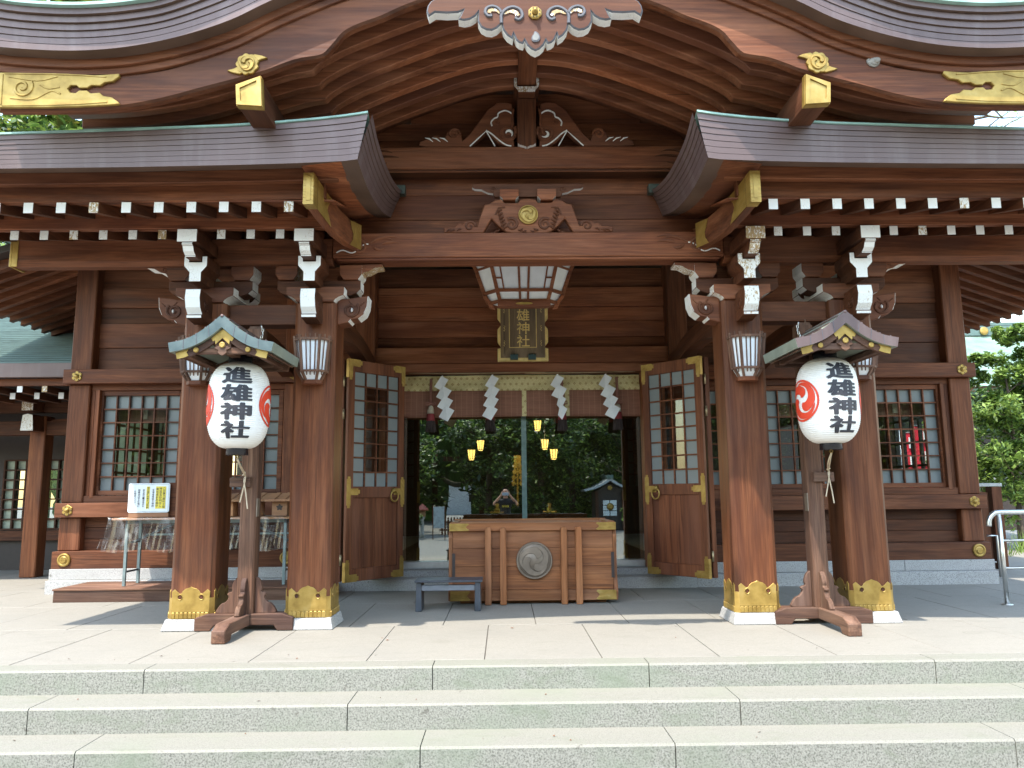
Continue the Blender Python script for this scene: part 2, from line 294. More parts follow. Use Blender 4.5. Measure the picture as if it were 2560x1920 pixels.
# ---------------------------------------------------------------- mesh helpers
def offset_poly(p, d):
    n = len(p); out = []
    area = sum(p[i][0]*p[(i+1) % n][1]-p[(i+1) % n][0]*p[i][1] for i in range(n))
    sg = 1 if area > 0 else -1
    for i in range(n):
        a, b, c = Vector(p[i-1]), Vector(p[i]), Vector(p[(i+1) % n])
        e1 = (b-a); e2 = (c-b)
        if e1.length < 1e-9 or e2.length < 1e-9: out.append(tuple(b)); continue
        e1.normalize(); e2.normalize()
        n1 = Vector((-e1.y, e1.x))*sg; n2 = Vector((-e2.y, e2.x))*sg
        m = n1+n2
        if m.length < 1e-6: m = n1
        m.normalize(); k = max(0.5, m.dot(n1))
        out.append(tuple(b+m*(d/k)))
    return out
class M:
    def __init__(s): s.v = []; s.f = []; s.mi = []; s.sm = []
    def add(s, vs, fs, m=0, smooth=False):
        o = len(s.v); s.v += [tuple(x) for x in vs]
        for i, f in enumerate(fs):
            s.f.append(tuple(o+j for j in f)); s.mi.append(m[i] if isinstance(m, list) else m); s.sm.append(smooth)
        return s
    def box(s, x0, x1, y0, y1, z0, z1, m=0, mf=None):
        v = [(x0,y0,z0),(x1,y0,z0),(x1,y1,z0),(x0,y1,z0),(x0,y0,z1),(x1,y0,z1),(x1,y1,z1),(x0,y1,z1)]
        f = [(0,3,2,1),(4,5,6,7),(0,1,5,4),(1,2,6,5),(2,3,7,6),(3,0,4,7)]
        mm = [m]*6
        if mf is not None: mm[2] = mf
        return s.add(v, f, mm)
    def hexa(s, v, m=0): return s.add(v, [(0,3,2,1),(4,5,6,7),(0,1,5,4),(1,2,6,5),(2,3,7,6),(3,0,4,7)], m)
    def ext(s, poly, ax, a, b, m=0, ms=None, mb=None, cham=0, mc=None):
        """poly in the plane normal to ax (x: (y,z), y: (x,z), z: (x,y)), from a (front) to b."""
        ms = m if ms is None else ms; mb = m if mb is None else mb
        P = {'x': lambda p, t: (t, p[0], p[1]), 'y': lambda p, t: (p[0], t, p[1]), 'z': lambda p, t: (p[0], p[1], t)}[ax]
        n = len(poly); sg = 1 if b > a else -1
        loops = []
        if cham:
            loops.append([P(p, a) for p in offset_poly(poly, cham)]); loops.append([P(p, a+sg*cham) for p in poly])
        else: loops.append([P(p, a) for p in poly])
        loops.append([P(p, b) for p in poly])
        vs = [q for l in loops for q in l]; fs = [tuple(range(n))]; mm = [m]
        for k in range(len(loops)-1):
            for i in range(n):
                j = (i+1) % n
                fs.append((k*n+i, k*n+j, (k+1)*n+j, (k+1)*n+i)); mm.append((mc if mc is not None else ms) if (cham and k == 0) else ms)
        fs.append(tuple(range((len(loops)-1)*n, len(loops)*n))[::-1]); mm.append(mb)
        return s.add(vs, fs, mm)
    def tube(s, pts, r, n=8, m=0, cap=True):
        pts = [Vector(p) for p in pts]; k = len(pts); vs = []; fs = []
        rr = r if isinstance(r, (list, tuple)) else [r]*k
        up = None
        for i, p in enumerate(pts):
            t = (pts[min(i+1, k-1)]-pts[max(i-1, 0)]).normalized()
            if up is None: up = Vector((0,0,1)) if abs(t.z) < .9 else Vector((1,0,0))
            a = t.cross(up)
            if a.length < 1e-4: a = t.orthogonal()
            a.normalize(); b = a.cross(t).normalized(); up = b
            for j in range(n):
                an = 2*math.pi*(j+.5)/n; vs.append(p+(a*math.cos(an)+b*math.sin(an))*rr[i])
        for i in range(k-1):
            for j in range(n): fs.append((i*n+j, i*n+(j+1) % n, (i+1)*n+(j+1) % n, (i+1)*n+j))
        if cap: fs.append(tuple(range(n))); fs.append(tuple(range((k-1)*n, k*n)))
        return s.add(vs, fs, m, n > 6)
    def bar(s, a, b, w, h, m=0):
        """straight square bar from a to b, w across (horizontal), h vertical-ish"""
        a, b = Vector(a), Vector(b); t = (b-a).normalized(); up = Vector((0,0,1)) if abs(t.z) < .95 else Vector((0,1,0))
        x = t.cross(up).normalized()*w/2; z = x.cross(t).normalized()*h/2
        return s.add([a-x-z, a+x-z, a+x+z, a-x+z, b-x-z, b+x-z, b+x+z, b-x+z], [(0,1,2,3),(7,6,5,4),(0,4,5,1),(1,5,6,2),(2,6,7,3),(3,7,4,0)], m)
    def lathe(s, prof, cx, cy, n=24, m=0, axis='z', ph=0, cap=True):
        vs = []; fs = []; k = len(prof)
        for (r, h) in prof:
            for j in range(n):
                a = 2*math.pi*j/n+ph; c, d = r*math.cos(a), r*math.sin(a)
                vs.append((cx+c, cy+d, h) if axis == 'z' else ((cx+c, h, cy+d) if axis == 'y' else (h, cx+c, cy+d)))
        for i in range(k-1):
            for j in range(n): fs.append((i*n+j, i*n+(j+1) % n, (i+1)*n+(j+1) % n, (i+1)*n+j))
        if cap: fs.append(tuple(range(n))[::-1]); fs.append(tuple(range((k-1)*n, k*n)))
        return s.add(vs, fs, m, n > 8)
    def grid(s, rows, m=0, smooth=True):
        nr, nc = len(rows), len(rows[0]); vs = [p for r in rows for p in r]
        return s.add(vs, [(i*nc+j, i*nc+j+1, (i+1)*nc+j+1, (i+1)*nc+j) for i in range(nr-1) for j in range(nc-1)], m, smooth)
    def mirror(s):
        q = M(); q.v = [(-x, y, z) for x, y, z in s.v]; q.f = [tuple(reversed(f)) for f in s.f]; q.mi = list(s.mi); q.sm = list(s.sm); return q
    def xf(s, fn): s.v = [tuple(fn(Vector(p))) for p in s.v]; return s
    def build(s, name, mats, parent=None, bev=0.0, seg=1):
        mats = mats if isinstance(mats, (list, tuple)) else [mats]
        off = Vector((0,0,0)) if parent is None else OFF.get(parent.name, Vector((0,0,0)))
        me = bpy.data.meshes.new(name); me.from_pydata([tuple(Vector(p)-off) for p in s.v], [], s.f)
        for mt in mats: me.materials.append(mt)
        me.polygons.foreach_set('material_index', s.mi); me.polygons.foreach_set('use_smooth', s.sm)
        bm = bmesh.new(); bm.from_mesh(me)
        bmesh.ops.recalc_face_normals(bm, faces=bm.faces)
        if bev:
            ed = [e for e in bm.edges if len(e.link_faces) == 2 and e.calc_face_angle(0) > 0.6 and not (e.link_faces[0].smooth and e.link_faces[1].smooth)]
            if ed: bmesh.ops.bevel(bm, geom=ed, offset=bev, segments=seg, profile=0.5, affect='EDGES', clamp_overlap=True)
        bm.to_mesh(me); bm.free(); me.update()
        o = bpy.data.objects.new(name, me); COL.objects.link(o)
        if parent is not None: o.parent = parent; OFF[o.name] = off
        return o
OFF = {}
def thing(name, label, cat, loc=(0,0,0), group=None):
    o = bpy.data.objects.new(name, None); COL.objects.link(o); o.location = loc; o.empty_display_size = .2
    o['label'] = label; o['category'] = cat
    if group: o['group'] = group
    OFF[o.name] = Vector(loc); return o
def tag(o, label, cat, group=None, kind=None):
    if kind: o['kind'] = kind
    if label: o['label'] = label
    if cat: o['category'] = cat
    if group: o['group'] = group
    return o
def origin(o, loc):
    loc = Vector(loc); o.data.transform(Matrix.Translation(-loc)); o.location = o.location+loc; return o
def dup(root, loc, label, group=None):
    r = root.copy(); COL.objects.link(r); r.location = loc; r['label'] = label
    if group: r['group'] = group
    for ch in root.children:
        c = ch.copy(); COL.objects.link(c); c.parent = r
        for g in ch.children:
            d = g.copy(); COL.objects.link(d); d.parent = c
    return r
def struct(o): o['kind'] = 'structure'; return o
def interp(pts, x):
    for (a, b), (c, d) in zip(pts, pts[1:]):
        if a <= x <= c: return b+(d-b)*(x-a)/(c-a)
    return pts[-1][1] if x > pts[-1][0] else pts[0][1]
def smooth_curve(pts, n):
    """Catmull-Rom through pts (open)"""
    P = [Vector(p) for p in pts]; P = [P[0]*2-P[1]]+P+[P[-1]*2-P[-2]]; out = []
    for i in range(1, len(P)-2):
        for k in range(n):
            t = k/n; a, b, c, d = P[i-1], P[i], P[i+1], P[i+2]
            out.append(0.5*((2*b)+(c-a)*t+(2*a-5*b+4*c-d)*t*t+(3*b-a-3*c+d)*t**3))
    out.append(P[-2]); return [tuple(p) for p in out]
def text2d(txt, size=1.0, bold=0.0, extrude=0.0):
    c = bpy.data.curves.new('t', 'FONT'); c.body = txt; c.size = size; c.offset = bold; c.extrude = extrude; c.align_x = 'CENTER'; c.align_y = 'CENTER'; c.resolution_u = 4
    o = bpy.data.objects.new('t', c); COL.objects.link(o)
    me = bpy.data.meshes.new_from_object(o.evaluated_get(bpy.context.evaluated_depsgraph_get()))
    v = [tuple(p.co) for p in me.vertices]; f = [tuple(p.vertices) for p in me.polygons]
    bpy.data.objects.remove(o); bpy.data.curves.remove(c); bpy.data.meshes.remove(me)
    return v, f
def cell_fit(v, w, h):
    xs = [p[0] for p in v]; ys = [p[1] for p in v]; cx = (min(xs)+max(xs))/2; cy = (min(ys)+max(ys))/2
    kx = w/(max(xs)-min(xs)); ky = h/(max(ys)-min(ys))
    return [((p[0]-cx)*kx, (p[1]-cy)*ky, p[2]) for p in v]
def vtext(chars, w, pitch, h, bold=0.0, extrude=0.0):
    """vertical column of characters, centred on (0,0)"""
    m = M(); n = len(chars)
    for i, ch in enumerate(chars):
        if ch == ' ': continue
        v, f = text2d(ch, 1.0, bold, extrude)
        v = cell_fit(v, w, h); y = ((n-1)/2-i)*pitch
        m.add([(a, b+y, c) for a, b, c in v], f)
    return m
def comma(Rr, a0, n=14, rad=0.47, hr=0.27, sweep=R(165), cw=1):
    """outline of one comma of a three-comma crest"""
    L = []; Q = []
    for i in range(n+1):
        t = i/n; an = a0+cw*sweep*t; r = Rr*(rad+(0.86-rad)*min(1, t*1.5)**0.8); w = Rr*hr*(1-t)**0.75
        L.append(((r+w)*math.cos(an), (r+w)*math.sin(an))); Q.append(((max(r-w, 0))*math.cos(an), (max(r-w, 0))*math.sin(an)))
    c = (Rr*rad*math.cos(a0), Rr*rad*math.sin(a0)); head = []
    for i in range(1, 9):
        an = a0+math.pi-cw*(0)+cw*math.pi*i/9
        head.append((c[0]+Rr*hr*math.cos(an), c[1]+Rr*hr*math.sin(an)))
    return L+Q[-2::-1]+head
def crest(m, cx, y, cz, Rr, mi_disc, mi_comma, th=0.012, ring=True, a=R(100), cw=1):
    """round three-comma crest facing -Y"""
    m.lathe([(Rr, y), (Rr, y-th*.5), (Rr*.97, y-th)], cx, cz, 36, mi_disc, 'y')
    for k in range(3):
        p = comma(Rr*.86, a+k*2*math.pi/3, cw=cw)
        m.ext([(cx+q[0], cz+q[1]) for q in p], 'y', y-th-.008, y-th+.001, mi_comma, cham=.003)
    if ring: m.tube([(cx+Rr*.95*math.cos(t*math.pi/16), y-th, cz+Rr*.95*math.sin(t*math.pi/16)) for t in range(33)], Rr*.05, 6, mi_comma, False)
def spiral(cx, cz, r0, r1, turns, a0, y, n=30, cw=1):
    return [(cx+(r0+(r1-r0)*i/n)*math.cos(a0+cw*turns*2*math.pi*i/n), y, cz+(r0+(r1-r0)*i/n)*math.sin(a0+cw*turns*2*math.pi*i/n)) for i in range(n+1)]
def part(m, name, mats, parent, bev=0.004): return m.build(name, mats, parent, bev)
def both(m, name, mats, parent, bev=0.004):
    return m.build(name, mats, parent, bev), m.mirror().build(name, mats, parent, bev)

# ================================================================ GROUND, PLATFORM, STEPS
g = M(); g.add([(-120,-120,-.445),(120,-120,-.445),(120,120,-.445),(-120,120,-.445)], [(0,1,2,3)])
struct(g.build('ground', GRAVEL))
def slab_blocks(m, xs, y0, y1, z0, z1, gap=.004, mt=0, mf=0, ch=.006):
    for a, b in zip(xs, xs[1:]):
        a += gap/2; b -= gap/2
        v = [(a,y0+ch,z1),(b,y0+ch,z1),(b,y1,z1),(a,y1,z1),(a,y0,z1-ch),(b,y0,z1-ch),(a,y0,z0),(b,y0,z0),(a,y1,z0),(b,y1,z0)]
        m.add(v, [(0,1,2,3),(0,4,5,1),(4,6,7,5),(0,3,8,6,4),(1,5,7,9,2)], [mt,mt,mf,mf,mf])
bed = M(); bed.box(-10.98, 10.98, -1.39, 14, -.44, -.010); struct(bed.build('ground', JOINT))
pv = M()
ys = [-1.235, 0.118, 1.47, 2.78, 4.2, 6, 8, 11]
for r, (a, b) in enumerate(zip(ys, ys[1:])):
    st = .785; x0 = -1.945+.78*0 + (0 if r % 2 == 0 else .40); xs = sorted([x0+k*st for k in range(-12, 17)])
    for x, x2 in zip(xs, xs[1:]):
        pv.box(x+.003, x2-.003, a+.003, b-.003, -.05, random.uniform(-.0012, .0012))
struct(pv.build('pavement', ST_PAVE, None, .002))
STEPS = thing('stone_steps', 'three broad pale granite steps up to the shrine platform', 'steps', (0, -1.7, -.44))
def course(name, xs, y0, y1, ztop, zbot):
    m = M(); slab_blocks(m, xs, y0, y1, zbot, ztop, .006, 0, 1, .012); return m.build('step', [ST_TREAD, ST_STEP], STEPS)
course('stone_step', [-10.9,-7.6,-5.0,-2.54,-.703,.685,2.535,4.6,7,10.9], -1.42, -1.238, 0.0, -.15)
course('stone_step', [-10.9,-8,-5.2,-3.07,-1.18,1.168,3.0,5.2,8,10.9], -1.735, -1.40, -.147, -.30)
course('stone_step', [-10.9,-7,-4.6,-2.61,-.712,.703,2.605,4.5,7,10.9], -2.05, -1.72, -.295, -.445)
fl = M()                                                      # a few fallen leaves and grit
for k in range(26):
    x = random.uniform(-3.5, 3.5); y = random.choice([random.uniform(-1.2, 0), random.uniform(-1.70, -1.45), random.uniform(-2.0, -1.76)])
    z = 0 if y > -1.3 else (-.147 if y > -1.72 else -.295); a = random.uniform(0, 6.28); s = random.uniform(.006, .016)
    fl.add([(x+s*math.cos(a), y+s*math.sin(a), z+.004), (x-s*.5*math.sin(a), y+s*.5*math.cos(a), z+.009), (x-s*math.cos(a), y-s*math.sin(a), z+.005), (x+s*.5*math.sin(a), y-s*.5*math.cos(a), z+.004)], [(0,1,2,3)])
tag(fl.build('dead_leaves', simple("dead_leaf", (0.16, 0.07, 0.035), 0.8)), 'scattered small dead brown leaves and grit on the stone steps', 'dead leaves', kind='stuff')

# ================================================================ SHRINE HALL
H = thing('shrine_hall', 'large reddish brown wooden shrine hall with curved gable porch and copper eaves', 'shrine building')
# ---- stone base, posts, rails, wall planks
m = M(); m.box(-5.5, -1.96, 2.5, 9, -.02, .148); m.box(1.985, 5.5, 2.5, 9, -.02, .148); m.box(-1.955, 1.98, 2.48, 2.9, -.02, .125)
part(m, 'stone_base', ST_BASE, H)
m = M()
for a, b in ((-5.51, -3.9), (-3.895, -2.5), (-2.495, -1.75), (1.75, 2.92), (2.925, 4.45), (4.455, 5.52)): m.box(a, b, 2.58, 9, .15, .272)
m.box(-1.745, 1.745, 2.72, 3.2, .126, .20); part(m, 'stone_sill', ST_BASE, H)
for sx in (-1, 1):
    X = lambda a, b: (min(sx*a, sx*b), max(sx*a, sx*b))
    m = M(); m.box(*X(1.78, 5.505), 2.60, 2.80, .272, .47); part(m, 'sill_beam', WDX, H)
    m = M(); m.box(*X(2.5, 5.525), 2.62, 2.80, .862, 1.03); part(m, 'tie_rail', WX, H)
    m = M(); m.box(*X(1.75, 5.54), 2.62, 2.82, 2.452, 2.625); part(m, 'tie_rail', WX, H)
    for (a, b) in ((5.25, 5.505), (2.62, 2.90)):
        m = M(); m.box(*X(a, b), 2.70, 2.94, .471, .861); m.box(*X(a, b), 2.70, 2.94, 1.031, 2.451); m.box(*X(a, b), 2.70, 2.94, 2.626, 3.95); part(m, 'wall_post', WZ, H, .012)
    m = M(); m.box(*X(4.07, 4.14), 2.76, 2.9, 1.031, 2.451); part(m, 'wall_post', WZ, H)
    m = M(); m.box(*X(1.80, 2.04), 2.66, 2.92, .47, 3.95); part(m, 'door_post', WZ, H, .012)
    # lower wall planks
    for (a, b) in ((2.04, 2.62), (2.90, 5.25)):
        for z0, z1 in ((.471, .60), (.603, .735), (.738, .861)):
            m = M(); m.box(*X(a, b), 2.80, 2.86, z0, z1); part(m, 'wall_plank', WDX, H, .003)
    # upper planks, alternately proud
    zz = [2.626, 2.925, 3.232, 3.431, 3.69, 3.95]
    for i, (z0, z1) in enumerate(zip(zz, zz[1:])):
        d = .0 if i % 2 == 0 else .018
        for a, b in ((2.90, 5.25), (2.04, 2.62)):
            m = M(); m.box(*X(a, b), 2.85-d, 2.93, z0+.001, z1-.001); part(m, 'wall_plank', WDX if i in (2,) else WX, H, .004)
    # window openings trims
    for (a, b) in ((4.14, 5.25), (2.90, 4.07)):
        m = M(); m.box(*X(a, b), 2.74, 2.9, 2.3795, 2.4515); part(m, 'window_head', WX, H); m = M(); m.box(*X(a, b), 2.72, 2.9, 1.0305, 1.1135); part(m, 'window_sill', WX, H)
    m = M(); m.box(*X(5.135, 5.185), 2.715, 2.9, 1.086, 2.384); m.box(*X(5.205, 5.249), 2.75, 2.9, 1.086, 2.384); part(m, 'window_jamb', WZ, H)
    # windows: outer, inner, narrow side light
    for (a, b, nc, wide) in ((4.19, 5.11, 6, 1), (2.98, 3.99, 6, 1), (2.10, 2.57, 3, 0)):
        z0, z1, nr = 1.173, 2.32, 7
        fr = M(); w = .058
        fr.box(*X(a-w, a), 2.77, 2.83, z0-w, z1+w); fr.box(*X(b, b+w), 2.77, 2.83, z0-w, z1+w)
        fr.box(*X(a, b), 2.77, 2.83, z0-w, z0); fr.box(*X(a, b), 2.77, 2.83, z1, z1+w)
        F = part(fr, 'window', WX, H)
        lt = M()
        for k in range(1, nc): x = a+(b-a)*k/nc; lt.box(*X(x-.0075, x+.0075), 2.782, 2.815, z0, z1)
        for k in range(1, nr): z = z0+(z1-z0)*k/nr; lt.box(*X(a, b), 2.785, 2.812, z-.0075, z+.0075)
        lt.build('lattice', WX, F)
        fp = M(); cp = M()
        for i in range(nc):
            for j in range(nr):
                q = (*X(a+(b-a)*i/nc, a+(b-a)*(i+1)/nc), 2.818, 2.822, z0+(z1-z0)*j/nr, z0+(z1-z0)*(j+1)/nr)
                (fp if (i in (0, nc-1) or j in (0, nr-1)) else cp).box(*q)
        fp.build('frosted_pane', FROST, F); cp.build('clear_pane', GLASSC, F)
    if True:                                                   # boards under / over the side light
        m = M(); m.box(*X(2.04, 2.62), 2.79, 2.88, .862, 1.114); m.box(*X(2.04, 2.62), 2.79, 2.88, 2.379, 2.451); part(m, 'wall_plank', WX, H)
    # gilt bosses
    for (bx, bz) in ((5.37, 2.54), (2.76, 2.54), (5.37, .945), (2.76, .945)):
        m = M(); y = 2.62
        m.lathe([(.066, y), (.066, y-.008), (.060, y-.012)], sx*bx, bz, 6, 0, 'y', math.pi/2)
        m.lathe([(.030, y-.012), (.030, y-.018), (.022, y-.022), (.016, y-.034), (.004, y-.036)], sx*bx, bz, 14, 0, 'y')
        for k in range(6): m.box(sx*bx+.047*math.cos(k*1.047)-.004, sx*bx+.047*math.cos(k*1.047)+.004, y-.0145, y-.0115, bz+.047*math.sin(k*1.047)-.007, bz+.047*math.sin(k*1.047)+.007, 1)
        m.build('boss_plate', [GD, DARK], H)
    for (bx, bz) in ((5.355, .376), (2.78, .376)):
        m = M(); y = 2.60
        m.lathe([(.078, y), (.076, y-.016), (.066, y-.024), (.052, y-.020), (.048, y-.014), (.042, y-.022), (.02, y-.030), (.002, y-.031)], sx*bx, bz, 28, 0, 'y')
        for k in range(3): m.ext([(sx*bx+q[0], bz+q[1]) for q in comma(.036, k*2.094+.5, 8)], 'y', y-.033, y-.026, 0)
        m.build('boss', [GD], H)
    # side walls with windows
    m = M(); x0, x1 = X(5.27, 5.42)
    m.box(x0, x1, 2.95, 9, .27, 1.1); m.box(x0, x1, 2.95, 9, 2.35, 4.4)
    for y in (2.95, 4.45, 6.0, 7.5): m.box(x0, x1, y, y+.22, 1.1, 2.35)
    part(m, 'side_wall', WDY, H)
    for y0, y1 in ((3.17, 4.45), (4.67, 6.0), (6.22, 7.5)):
        m = M(); xc = sx*5.33; nb = 6
        for k in range(nb+1): yy = y0+(y1-y0)*k/nb; m.box(xc-.02, xc+.02, yy-.018, yy+.018, 1.1, 2.35)
        for k in range(5): zz_ = 1.1+1.25*k/4; m.box(xc-.016, xc+.016, y0, y1, zz_-.014, zz_+.014)
        w = part(m, 'window', DARK if sx > 0 else WZ, H, 0)
        m = M(); m.box(xc-.003, xc+.003, y0, y1, 1.1, 2.35); m.build('pane', TRANSL if sx < 0 else GLASSC, w)
# ---- centre transom, lintel, sill
zz = [2.875, 3.03, 3.235, 3.42, 3.672, 3.93]
for i, (z0, z1) in enumerate(zip(zz, zz[1:])):
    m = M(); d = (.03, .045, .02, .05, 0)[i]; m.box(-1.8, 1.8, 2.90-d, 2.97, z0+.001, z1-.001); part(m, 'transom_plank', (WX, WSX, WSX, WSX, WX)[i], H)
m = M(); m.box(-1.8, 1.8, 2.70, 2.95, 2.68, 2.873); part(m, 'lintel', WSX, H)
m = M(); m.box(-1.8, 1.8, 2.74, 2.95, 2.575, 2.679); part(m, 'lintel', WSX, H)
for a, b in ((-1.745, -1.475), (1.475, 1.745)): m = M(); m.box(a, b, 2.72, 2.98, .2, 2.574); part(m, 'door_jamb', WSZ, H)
# ---- glass entrance screen
gd = M(); gd.box(-1.475, 1.475, 2.93, 3.08, .20, .285); G = part(gd, 'glass_screen', STEEL, H)
for a, b in ((-1.47, -.012), (.045, 1.47)): m = M(); m.box(a, b, 2.998, 3.006, .286, 2.573); m.build('glass_pane', GLASS, G)
m = M(); m.box(-.014, .047, 2.985, 3.02, .286, 2.573); m.build('glass_edge', simple("green_glass_edge", (0.16, 0.24, 0.22), 0.25), G)
# ---- interior shell
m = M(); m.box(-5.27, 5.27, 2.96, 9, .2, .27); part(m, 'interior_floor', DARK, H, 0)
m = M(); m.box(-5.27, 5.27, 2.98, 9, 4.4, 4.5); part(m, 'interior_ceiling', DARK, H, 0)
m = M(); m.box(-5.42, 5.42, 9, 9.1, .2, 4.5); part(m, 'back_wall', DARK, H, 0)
for sx in (-1, 1):
    m = M(); m.box(min(sx*2.1, sx*5.1), max(sx*2.1, sx*5.1), 3.02, 3.03, 2.02, 2.6); part(m, 'inside_blind', BLIND, H, 0)
    m = M(); m.box(min(sx*4.68, sx*4.76), max(sx*4.68, sx*4.76), 3.005, 3.018, 2.05, 2.6); part(m, 'inside_blind_cord', TCREAM, H, 0)

# ---- folding entrance doors
for sx in (-1, 1):
    p0 = Vector((sx*1.385, 2.20)); p1 = Vector((sx*1.905, 1.60)); L = (p1-p0).length
    ex = (p1-p0).normalized(); nrm = Vector((ex.y, -ex.x))            # outward normal
    if nrm.dot(Vector((0, -1))) < 0: nrm = -nrm
    zb, zt = .195, 2.545
    def T(u, n, z): q = p0+ex*u+nrm*n; return (q.x, q.y, z)
    def lb(m, u0, u1, z0, z1, n0=-.022, n1=.022, mi=0):
        m.hexa([T(u0,n1,z0), T(u1,n1,z0), T(u1,n0,z0), T(u0,n0,z0), T(u0,n1,z1), T(u1,n1,z1), T(u1,n0,z1), T(u0,n0,z1)], mi)
    m = M(); sw = .085
    lb(m, 0, sw, zb, zt); lb(m, L-sw, L, zb, zt); lb(m, sw, L-sw, zt-.13, zt); lb(m, sw, L-sw, zb, zb+.13); lb(m, sw, L-sw, 1.06, 1.18)
    D = part(m, 'entrance_door', WDR, H, .004)
    m = M(); k = 4; u = [sw+(L-2*sw)*i/k for i in range(k+1)]
    for i in range(k): lb(m, u[i]+.001, u[i+1]-.001, zb+.13, 1.06, -.012, .004+.004*(i % 2))
    part(m, 'door_panel', WDR, D, .003)
    m = M(); z0, z1 = 1.18, zt-.13; nr = 8
    for i in range(1, 4): lb(m, u[i]-.008, u[i]+.008, z0, z1, -.016, .014)
    for j in range(1, nr): z = z0+(z1-z0)*j/nr; lb(m, sw, L-sw, z-.008, z+.008, -.014, .012)
    part(m, 'lattice', WX, D, 0)
    fp, cp = M(), M()
    for i in range(4):
        for j in range(nr):
            b_ = (fp if i in (0, 3) or j in (0, nr-1) else cp); lb(b_, u[i], u[i+1], z0+(z1-z0)*j/nr, z0+(z1-z0)*(j+1)/nr, -.006, -.002)
    fp.build('frosted_pane', FROST, D); cp.build('clear_pane', GLASSC, D)
    # gilt corner plates, mid plates, ring
    for (uu, du) in ((0, 1), (L, -1)):
        q = lambda a: (min(uu+du*a[0], uu+du*a[1]), max(uu+du*a[0], uu+du*a[1]))
        for zc, dz in ((zt, -1), (zb, 1)):
            z = lambda a, b: (min(zc+dz*a, zc+dz*b), max(zc+dz*a, zc+dz*b)); m = M()
            lb(m, *q((-.003, .05)), *z(-.003, .20), .0225, .027); lb(m, *q((.05, .15)), *z(-.003, .075), .0225, .027)
            lb(m, *q((.15, .175)), *z(.01, .055), .0225, .0265); lb(m, *q((.006, .042)), *z(.20, .225), .0225, .0265)
            lb(m, *q((-.006, -.003)), *z(-.003, .20), -.02, .027); part(m, 'corner_plate', GE, D, .0015)
        m = M()
        lb(m, *q((-.003, .05)), .98, 1.26, .0225, .027); lb(m, *q((.05, .15)), 1.09, 1.16, .0225, .027); lb(m, *q((.15, .172)), 1.105, 1.145, .0225, .0265)
        lb(m, *q((.008, .042)), .955, .98, .0225, .0265); lb(m, *q((.008, .042)), 1.26, 1.285, .0225, .0265)
        if du == 1: lb(m, -.006, -.003, .98, 1.26, -.02, .027)
        part(m, 'strap_plate', GE, D, .0015)
    m = M(); uc = .155; m.tube([T(uc+.052*math.cos(t*math.pi/12), .045, 1.075+.058*math.sin(t*math.pi/12)) for t in range(25)], .0085, 8, 0, False)
    m.tube([T(uc, .022, 1.135), T(uc, .05, 1.135)], [.034, .016], 12); m.build('ring_handle', GD, D)
    # second leaf folded behind
    s0 = Vector((sx*1.975, 1.64)); s1 = Vector((sx*1.79, 2.66)); e2 = (s1-s0).normalized(); n2 = Vector((e2.y, -e2.x))*(1 if sx < 0 else -1)
    m = M(); a, b = s0, s1; t = .025
    vs = [(a.x-t*n2.x, a.y-t*n2.y), (b.x-t*n2.x, b.y-t*n2.y), (b.x+t*n2.x, b.y+t*n2.y), (a.x+t*n2.x, a.y+t*n2.y)]
    m.hexa([(x, y, zb) for x, y in vs]+[(x, y, zt) for x, y in vs]); D2 = part(m, 'folded_door', WDR, H, .004)
    for z in (2.30, 1.95, .42): m = M(); m.tube([(sx*1.945, 1.615, z-.055), (sx*1.945, 1.615, z+.055)], .011, 8); m.build('hinge', BRASS, D2)

